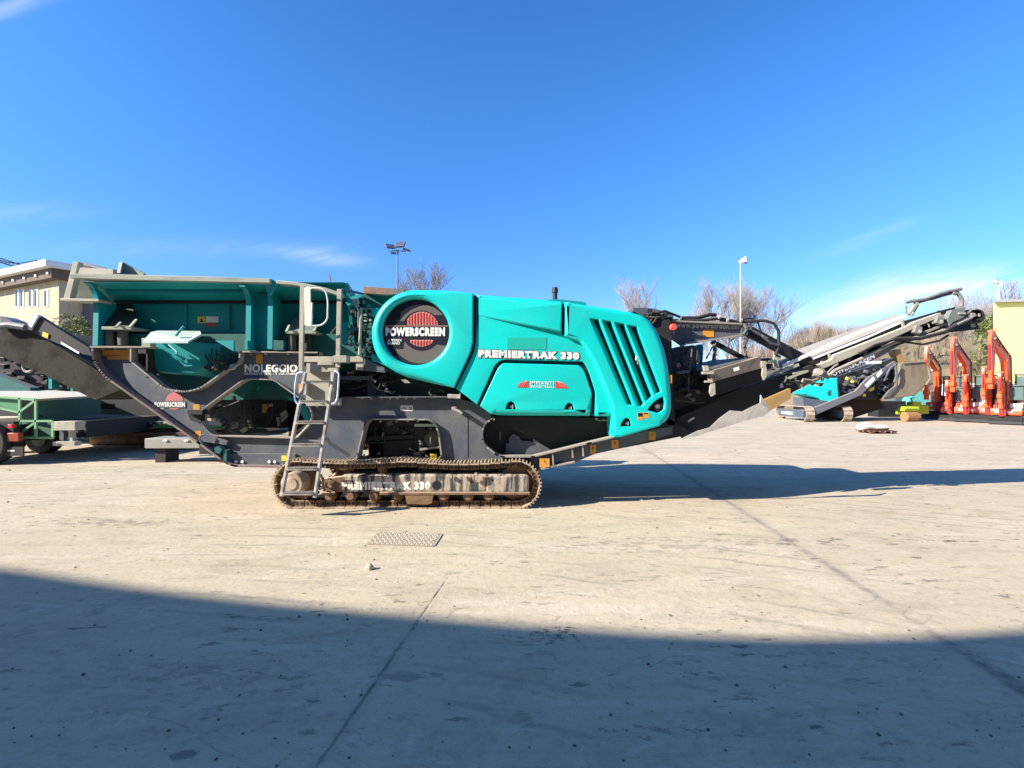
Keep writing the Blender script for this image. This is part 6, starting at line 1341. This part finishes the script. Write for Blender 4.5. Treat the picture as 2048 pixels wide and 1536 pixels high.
mb = MB(); mb.bb(*(lambda a, b: (a.x, b.x, 33, 34, 0, 1.0))(W(1757, 820, 33), W(1812, 820, 33))); mb.build('rear_undercarriage', T['black'], SC)

# pallet and sack
PL = empty('wooden_pallet', G(1768, 868), 'brown wooden pallet on the ground right of the tracked machine', 'pallet')
c = G(1768, 868); px = c.x; py_ = c.y; redw = mat('red_brown_wood', (.16, .06, .04), .85, dirt=.5)
mb = MB()
for k in range(3): mb.bb(px - .5, px + .5, py_ + .02 + k * .32, py_ + .12 + k * .32, .0, .02)
for j in range(3):
    for k in range(3): mb.bb(px - .5 + j * .45, px - .4 + j * .45, py_ + .02 + k * .32, py_ + .12 + k * .32, .021, .10)
mb.build('pallet_block', redw, PL, smooth=False)
mb = MB()
for k in range(7): mb.bb(px - .55, px + .55, py_ + k * .125, py_ + .09 + k * .125, .101, .122)
mb.build('top_board', redw, PL, smooth=False)
mb = MB(); rn = random.Random(8); rings = []
for k in range(10):
    t = k / 9; w = .30 * math.sin(math.pi * (.12 + .76 * t)) ** .4; h = .17 + .04 * math.sin(t * 9); rings.append([Vector((px - .55 + 1.02 * t + (-.12), py_ + .4 + w * 1.1 * math.cos(a), .125 + max(0, .5 + .5 * math.sin(a)) * h * 1.55 * (.8 + .2 * math.sin(5 * t)) + rn.uniform(0, .012))) for a in [i / 14 * 6.283 for i in range(14)]])
mb.loft(rings); tag(mb.build('filled_sack', mat('cream_sack', (.68, .60, .47), .8, bump=.4, scale=3)), 'plump cream sack lying on the wooden pallet', 'sack')

# mini excavators
def member_box(mb, a, b, w, h): return mb.beam(a, b, w, h)
orange = mat('orange_red_paint', (.80, .10, .022), .4, c2=(.62, .07, .02), dirt=.5, scale=1.5, coat=.3)
darkr = mat('dark_red_paint', (.33, .02, .015), .4, coat=.3)
XB = {}
def excavator(px, py, rz, s, label, elbow=3.25, top=4.3, reach=1.35, stick=2.0, cab=True, group='mini excavators', swing=0.0):
    root = empty('mini_excavator', (0, 0, 0), label, 'excavator', group)
    # forward is +X
    for sy in (-1, 1):
        mb = MB(); y = sy * .62
        mb.loft([[Vector((x, y - .16, z)) for x, z in rc([(-1.0, .0, .2), (1.0, .0, .2), (1.05, .42, .2), (-1.05, .42, .2)], .18, 5)], [Vector((x, y + .16, z)) for x, z in rc([(-1.0, .0, .2), (1.0, .0, .2), (1.05, .42, .2), (-1.05, .42, .2)], .18, 5)]])
        for k in range(13): mb.box((-.9 + k * .15, y, .43), (.05, .33, .03)); mb.box((-.9 + k * .15, y, .0), (.05, .33, .02))
        mb.build('crawler_track', T['rubber'], root)
    mb = MB(); mb.box((0, 0, .36), (1.1, 1.0, .22)); mb.cyl((0, 0, .45), (0, 0, .58), .42, seg=24); mb.build('undercarriage', T['black'], root, bevel=.02)
    mb = MB(); mb.prism([(1.25, -.8, .05), (1.37, -.8, .05), (1.30, -.8, .22), (1.37, -.8, .42), (1.25, -.8, .40)], (0, 1.6, 0)); mb.beam((.6, -.35, .3), (1.25, -.45, .25), .1, .1); mb.beam((.6, .35, .3), (1.25, .45, .25), .1, .1); mb.build('dozer_blade', T['frame_dull'], root, bevel=.01)
    body = rc([(.75, .70, .1), (.75, -.75, .1), (-.9, -.75, .45), (-1.05, 0, .3), (-.9, .75, .45)], .2, 5)
    mb = MB(); mb.loft([[Vector((x, y, .60)) for x, y in body], [Vector((x * 1.02, y * 1.02, .70)) for x, y in body], [Vector((x * 1.02, y * 1.02, .92)) for x, y in body], [Vector((x * .96, y * .96, 1.0)) for x, y in body]]); up = mb.build('upper_body', orange, root)
    mb = MB(); mb.bb(.78, .80, -.55, .3, .74, .86); mb.build('body_decal', T['lettering'], up, smooth=False)
    for yy in (-.6, .45):
        mb = MB(); mb.beam((.3, yy, 1.0), (.3, yy, 1.5), .05, .05); mb.beam((.3, yy, 1.5), (.1, yy, 1.55), .05, .05); mb.build('control_lever', T['black'], root)
    mb = MB(); mb.box((-.2, -.45, 1.2), (.5, .4, .4)); mb.build('tank_cover', darkr, root, bevel=.04)
    mb = MB(); mb.loft([[Vector((x, y, z)) for x, y in rc([(-.2, .75, .1), (-.2, -.72, .1), (-.95, -.7, .4), (-1.0, .0, .2), (-.95, .7, .4)], .2, 4)] for z in (1.0, 1.35)]); mb.build('engine_cowl', orange, root, bevel=.03)
    if cab:
        x0, x1, y0, y1, z0, z1 = -.45, .55, .02, .78, 1.0, 2.42
        mb = MB()
        for (x, y) in ((x0, y0), (x1, y0), (x0, y1), (x1 - .05, y1)): mb.beam((x, y, z0), (x * .92, y, z1), .06, .06, up=(0, 1, 0))
        mb.beam((x1, y0, 1.0), (x1, y1, 1.0), .06, .06); cb = mb.build('cab_frame', T['black'], root)
        mb = MB(); mb.bb(x0 - .06, x1 + .06, y0 - .05, y1 + .05, z1, z1 + .08); mb.build('cab_roof', T['frame'], root, bevel=.03)
        gm = XB.get('g') or mat('tinted_cab_glass', (.10, .16, .15), .08); XB['g'] = gm
        mb = MB(); mb.bb(x0 + .02, x0 + .03, y0 + .04, y1 - .04, 1.3, 2.38); mb.bb(x1 - .05, x1 - .04, y0 + .04, y1 - .04, 1.55, 2.38); mb.bb(x0 + .04, x1 - .1, y1 - .01, y1, 1.3, 2.38); mb.build('cab_glass', gm, cb, smooth=False)
        mb = MB(); mb.box((-.15, .4, 1.15), (.45, .45, .15)); mb.box((-.35, .4, 1.45), (.14, .42, .55)); mb.build('seat', T['frame_dull'], root, bevel=.04)
        mb = MB(); mb.bb(x1 + .0, x1 + .03, .1, .7, 1.03, 1.32); mb.build('white_panel', T['white'], root, smooth=False)
    # swing post, boom, stick
    mb = MB(); mb.bb(.72, 1.08, -.32, .02, .55, 1.15); mb.cyl((1.0, -.15, .5), (1.0, -.15, 1.2), .13, seg=14); mb.build('swing_post', darkr, root, bevel=.02)
    Y = -.15; P = [Vector((1.0, Y, 1.0)), Vector((.92, Y, 1.0 + (elbow - 1) * .5)), Vector((1.02, Y, elbow)), Vector((1.0 + reach * .65, Y, (elbow + top) / 2 + .15)), Vector((1.0 + reach, Y, top))]
    mb = MB(); rings = []
    W_ = (.26, .26, .26, .22, .16); Hh = (.34, .42, .50, .38, .26)
    for i, q in enumerate(P):
        d = (P[min(i + 1, 4)] - P[max(i - 1, 0)]).normalized(); u = d.cross(Vector((0, 1, 0))).normalized(); r = Vector((0, 1, 0))
        rings.append([q + r * W_[i] / 2 + u * Hh[i] / 2, q - r * W_[i] / 2 + u * Hh[i] / 2, q - r * W_[i] / 2 - u * Hh[i] / 2, q + r * W_[i] / 2 - u * Hh[i] / 2])
    mb.loft(rings); bo = mb.build('boom', orange, root, bevel=.02)
    mb = MB(); mb.box(P[2] + Vector((.05, 0, .12)), (.46, .26, .34), ry=-.5); mb.build('boom_bracket', orange, bo, bevel=.02)
    for q in (P[1], P[2] + Vector((.02, 0, .22)), P[2] + Vector((.1, 0, -.1)), P[3], P[4], P[4] + Vector((.04, 0, .38))):
        mb = MB(); mb.cyl(q - Vector((0, .17, 0)), q + Vector((0, .17, 0)), .05, seg=10); mb.build('pivot_pin', T['magnet'], bo, smooth=False)
    mb = MB(); mb.box(P[2] + Vector((.28, -.12, -.05)), (.14, .1, .12)); mb.build('work_lamp', T['white'], bo, bevel=.02)
    mb = MB(); mb.tube([(1.22, Y, 1.0), (1.25, Y, elbow - .45)], .06, 10); mb.tube([(1.25, Y, elbow - .45), (1.15, Y, elbow + .05)], .035, 8); mb.build('boom_cylinder', orange, bo)
    mb = MB(); mb.tube([P[2] + Vector((0, 0, .32)), P[3] + Vector((-.1, 0, .25)), P[4] + Vector((-.05, 0, .42))], .05, 10); mb.build('stick_cylinder', darkr, bo)
    S0 = P[4] + Vector((.02, 0, .45)); S1 = P[4] + Vector((.10, 0, -stick)); mb = MB()
    rings = []
    for (t, h) in ((0, .18), (.16, .42), (.28, .40), (.95, .22), (1, .16)):
        q = S0.lerp(S1, t); rings.append([q + Vector((h / 2, .08, 0)), q + Vector((h / 2, -.08, 0)), q + Vector((-h / 2, -.08, 0)), q + Vector((-h / 2, .08, 0))])
    mb.loft(rings); sk_ = mb.build('stick', orange, root, bevel=.02)
    mb = MB(); mb.tube([S0.lerp(S1, .3) + Vector((.2, 0, 0)), S0.lerp(S1, .78) + Vector((.18, 0, 0))], .055, 10); mb.build('bucket_cylinder', darkr, sk_)
    mb = MB(); mb.bb(S1.x - .16, S1.x + .2, Y - .12, Y + .12, S1.z - .12, S1.z + .12); mb.bb(S1.x - .08, S1.x + .1, Y - .1, Y + .1, S1.z - .4, S1.z - .12); mb.build('quick_coupler', orange, sk_, bevel=.02)
    mb = MB()
    for k in range(2):
        o = .04 * k; mb.tube([P[0] + Vector((-.1, .13 + o, .3)), P[1] + Vector((-.1, .13 + o, 0)), P[2] + Vector((-.14, .13 + o, .08)), P[3] + Vector((-.02, .13 + o, .12)), P[4] + Vector((-.12, .13 + o, .05)), S0.lerp(S1, .5) + Vector((.1, .12, 0))], .016, 6)
    mb.build('hydraulic_hose', T['black'], root)
    c = G(px, py); root.location = (c.x, c.y, 0); root.rotation_euler = (0, 0, rz); root.scale = (s, s, s)
    return root
R = math.radians
excavator(1893, 838, R(214), 1.0, 'orange mini excavator partly hidden by the brown hopper, nearest the green roller', elbow=2.9, top=3.75, reach=1.45, stick=2.2)
excavator(1960, 843, R(205), 1.0, 'orange mini excavator with tall raised boom in front of the brown bank', elbow=3.1, top=4.05, reach=1.2, stick=2.05)
excavator(2043, 848, R(201), 1.0, 'orange mini excavator whose raised arm stands before the yellow wall', elbow=3.25, top=4.2, reach=1.1, stick=2.05)
excavator(1912, 841, R(219), .74, 'small orange excavator just right of the tarpaulin covered machine, arm folded low', elbow=2.1, top=2.6, reach=.8, stick=1.3)
excavator(1994, 845, R(212), .80, 'orange excavator of middle height left of the small one under the yellow wall', elbow=2.6, top=3.2, reach=.7, stick=1.3)
excavator(1940, 843, R(226), .80, 'small orange excavator with low folded arm between the two tall-armed ones', elbow=2.0, top=2.7, reach=.75, stick=1.2)
excavator(2018, 848, R(218), .78, 'small orange excavator with low folded arm at the foot of the yellow wall', elbow=2.4, top=2.9, reach=.7, stick=1.1)

# roller and the machine under a teal sheet
RL = empty('road_roller', G(1822, 843), 'small yellow-green road roller with a rusty front drum', 'roller')
c = G(1822, 843); lime = mat('lime_yellow_paint', (.42, .52, .03), .5, c2=(.3, .4, .04), dirt=.5)
mb = MB(); mb.cyl((c.x - .38, c.y, .26), (c.x + .38, c.y + .12, .26), .26, seg=28); mb.build('drum', mat('rusty_drum', (.34, .17, .07), .6, c2=(.25, .14, .07), dirt=.6), RL, bevel=.02)
mb = MB(); mb.cyl((c.x + .62, c.y + 1.3, .3), (c.x + 1.1, c.y + 1.4, .3), .3, seg=24); mb.build('rear_wheel', T['rubber'], RL)
mb = MB(); mb.box((c.x + .02, c.y + .15, .68), (.85, .35, .25)); mb.box((c.x - .02, c.y + .5, .5), (.5, .6, .3)); mb.build('front_frame', lime, RL, bevel=.03)
mb = MB(); mb.box((c.x + .95, c.y + 1.1, .62), (1.2, .8, .5)); mb.box((c.x + .85, c.y + .9, .95), (.5, .5, .2)); mb.build('engine_body', lime, RL, bevel=.05)
mb = MB()
for k in range(9): mb.box((c.x - .3 + .08 * k, c.y - .04, .62 + .05 * (k % 2)), (.05, .02, .05))
mb.build('body_print', T['badge'], RL, smooth=False)
mb = MB(); mb.tube([(c.x + .75, c.y + .8, .9), (c.x + .6, c.y + .8, 1.25)], .03, 6); mb.tube([(c.x + .6 + .17 * math.cos(a), c.y + .8 + .17 * math.sin(a), 1.26) for a in [i / 12 * 6.283 for i in range(13)]], .018, 6); mb.build('steering_wheel', T['black'], RL)
TM = empty('compact_dumper', G(1840, 822), 'small machine under a pale teal sheet behind the road roller', 'machine')
c2_ = W(1834, 800, 34); mb = MB(); pr = rc([(-.85, 0, .1), (.75, 0, .1), (.78, .9, .25), (.45, 1.25, .3), (-.25, 1.25, .3), (-.7, .6, .2)], .2, 4)
mb.loft([[Vector((c2_.x + x * .9, 33.8 + y0, .62 + z * .78)) for x, z in pr] for y0 in (0, .3, 1.2, 1.5)]); mb.build('teal_sheet', mat('pale_teal_sheet', (.10, .42, .38), .7, c2=(.16, .5, .46), dirt=.6, scale=1.5, bump=.4), TM)
mb = MB(); mb.bb(c2_.x - .7, c2_.x + .8, 34, 35.5, .3, .62); mb.build('chassis', T['black'], TM)
for (dx, dy) in ((-.6, 33.8), (.7, 33.8), (-.6, 35.3), (.7, 35.3)):
    mb = MB(); mb.cyl((c2_.x + dx, dy, .35), (c2_.x + dx, dy + .25, .35), .35, seg=20); mb.build('wheel', T['rubber'], TM)
RT = empty('road_trailer', G(1790, 832), 'dark wheeled trailer parked under the brown hopper', 'trailer')
c = G(1790, 832); mb = MB(); mb.bb(c.x - 1.4, c.x + .9, c.y, c.y + 1.6, .55, .72); mb.bb(c.x + .1, c.x + .7, c.y + .1, c.y + .9, .72, 1.25); mb.build('bed', T['frame'], RT, bevel=.02)
for dx in (-.95, -.1, .65):
    mb = MB(); mb.cyl((c.x + dx, c.y - .05, .34), (c.x + dx, c.y + .2, .34), .34, seg=20); w = mb.build('wheel', T['rubber'], RT, bevel=.03); mb = MB(); mb.cyl((c.x + dx, c.y - .08, .34), (c.x + dx, c.y, .34), .16, seg=16); mb.build('rim', T['dustyrubber'], w)
# small car and fence behind the excavators
VH = empty('parked_van', (31, 33, 0), 'white and blue van parked behind the mini excavators', 'van')
a = W(1975, 757, 31)
mb = MB(); mb.bb(a.x, a.x + 1.9, 31, 34.5, .35, 2.1); mb.build('body', T['white'], VH, bevel=.15, seg=4)
mb = MB(); mb.bb(a.x + .1, a.x + 1.8, 30.97, 31.0, 1.25, 1.9); mb.build('windscreen', T['glass'], VH)
for dx in (0.15, 1.55):
    mb = MB(); mb.bb(a.x + dx, a.x + dx + .22, 31.2, 31.9, 0, .66); mb.build('wheel', T['rubber'], VH, bevel=.1, seg=4)
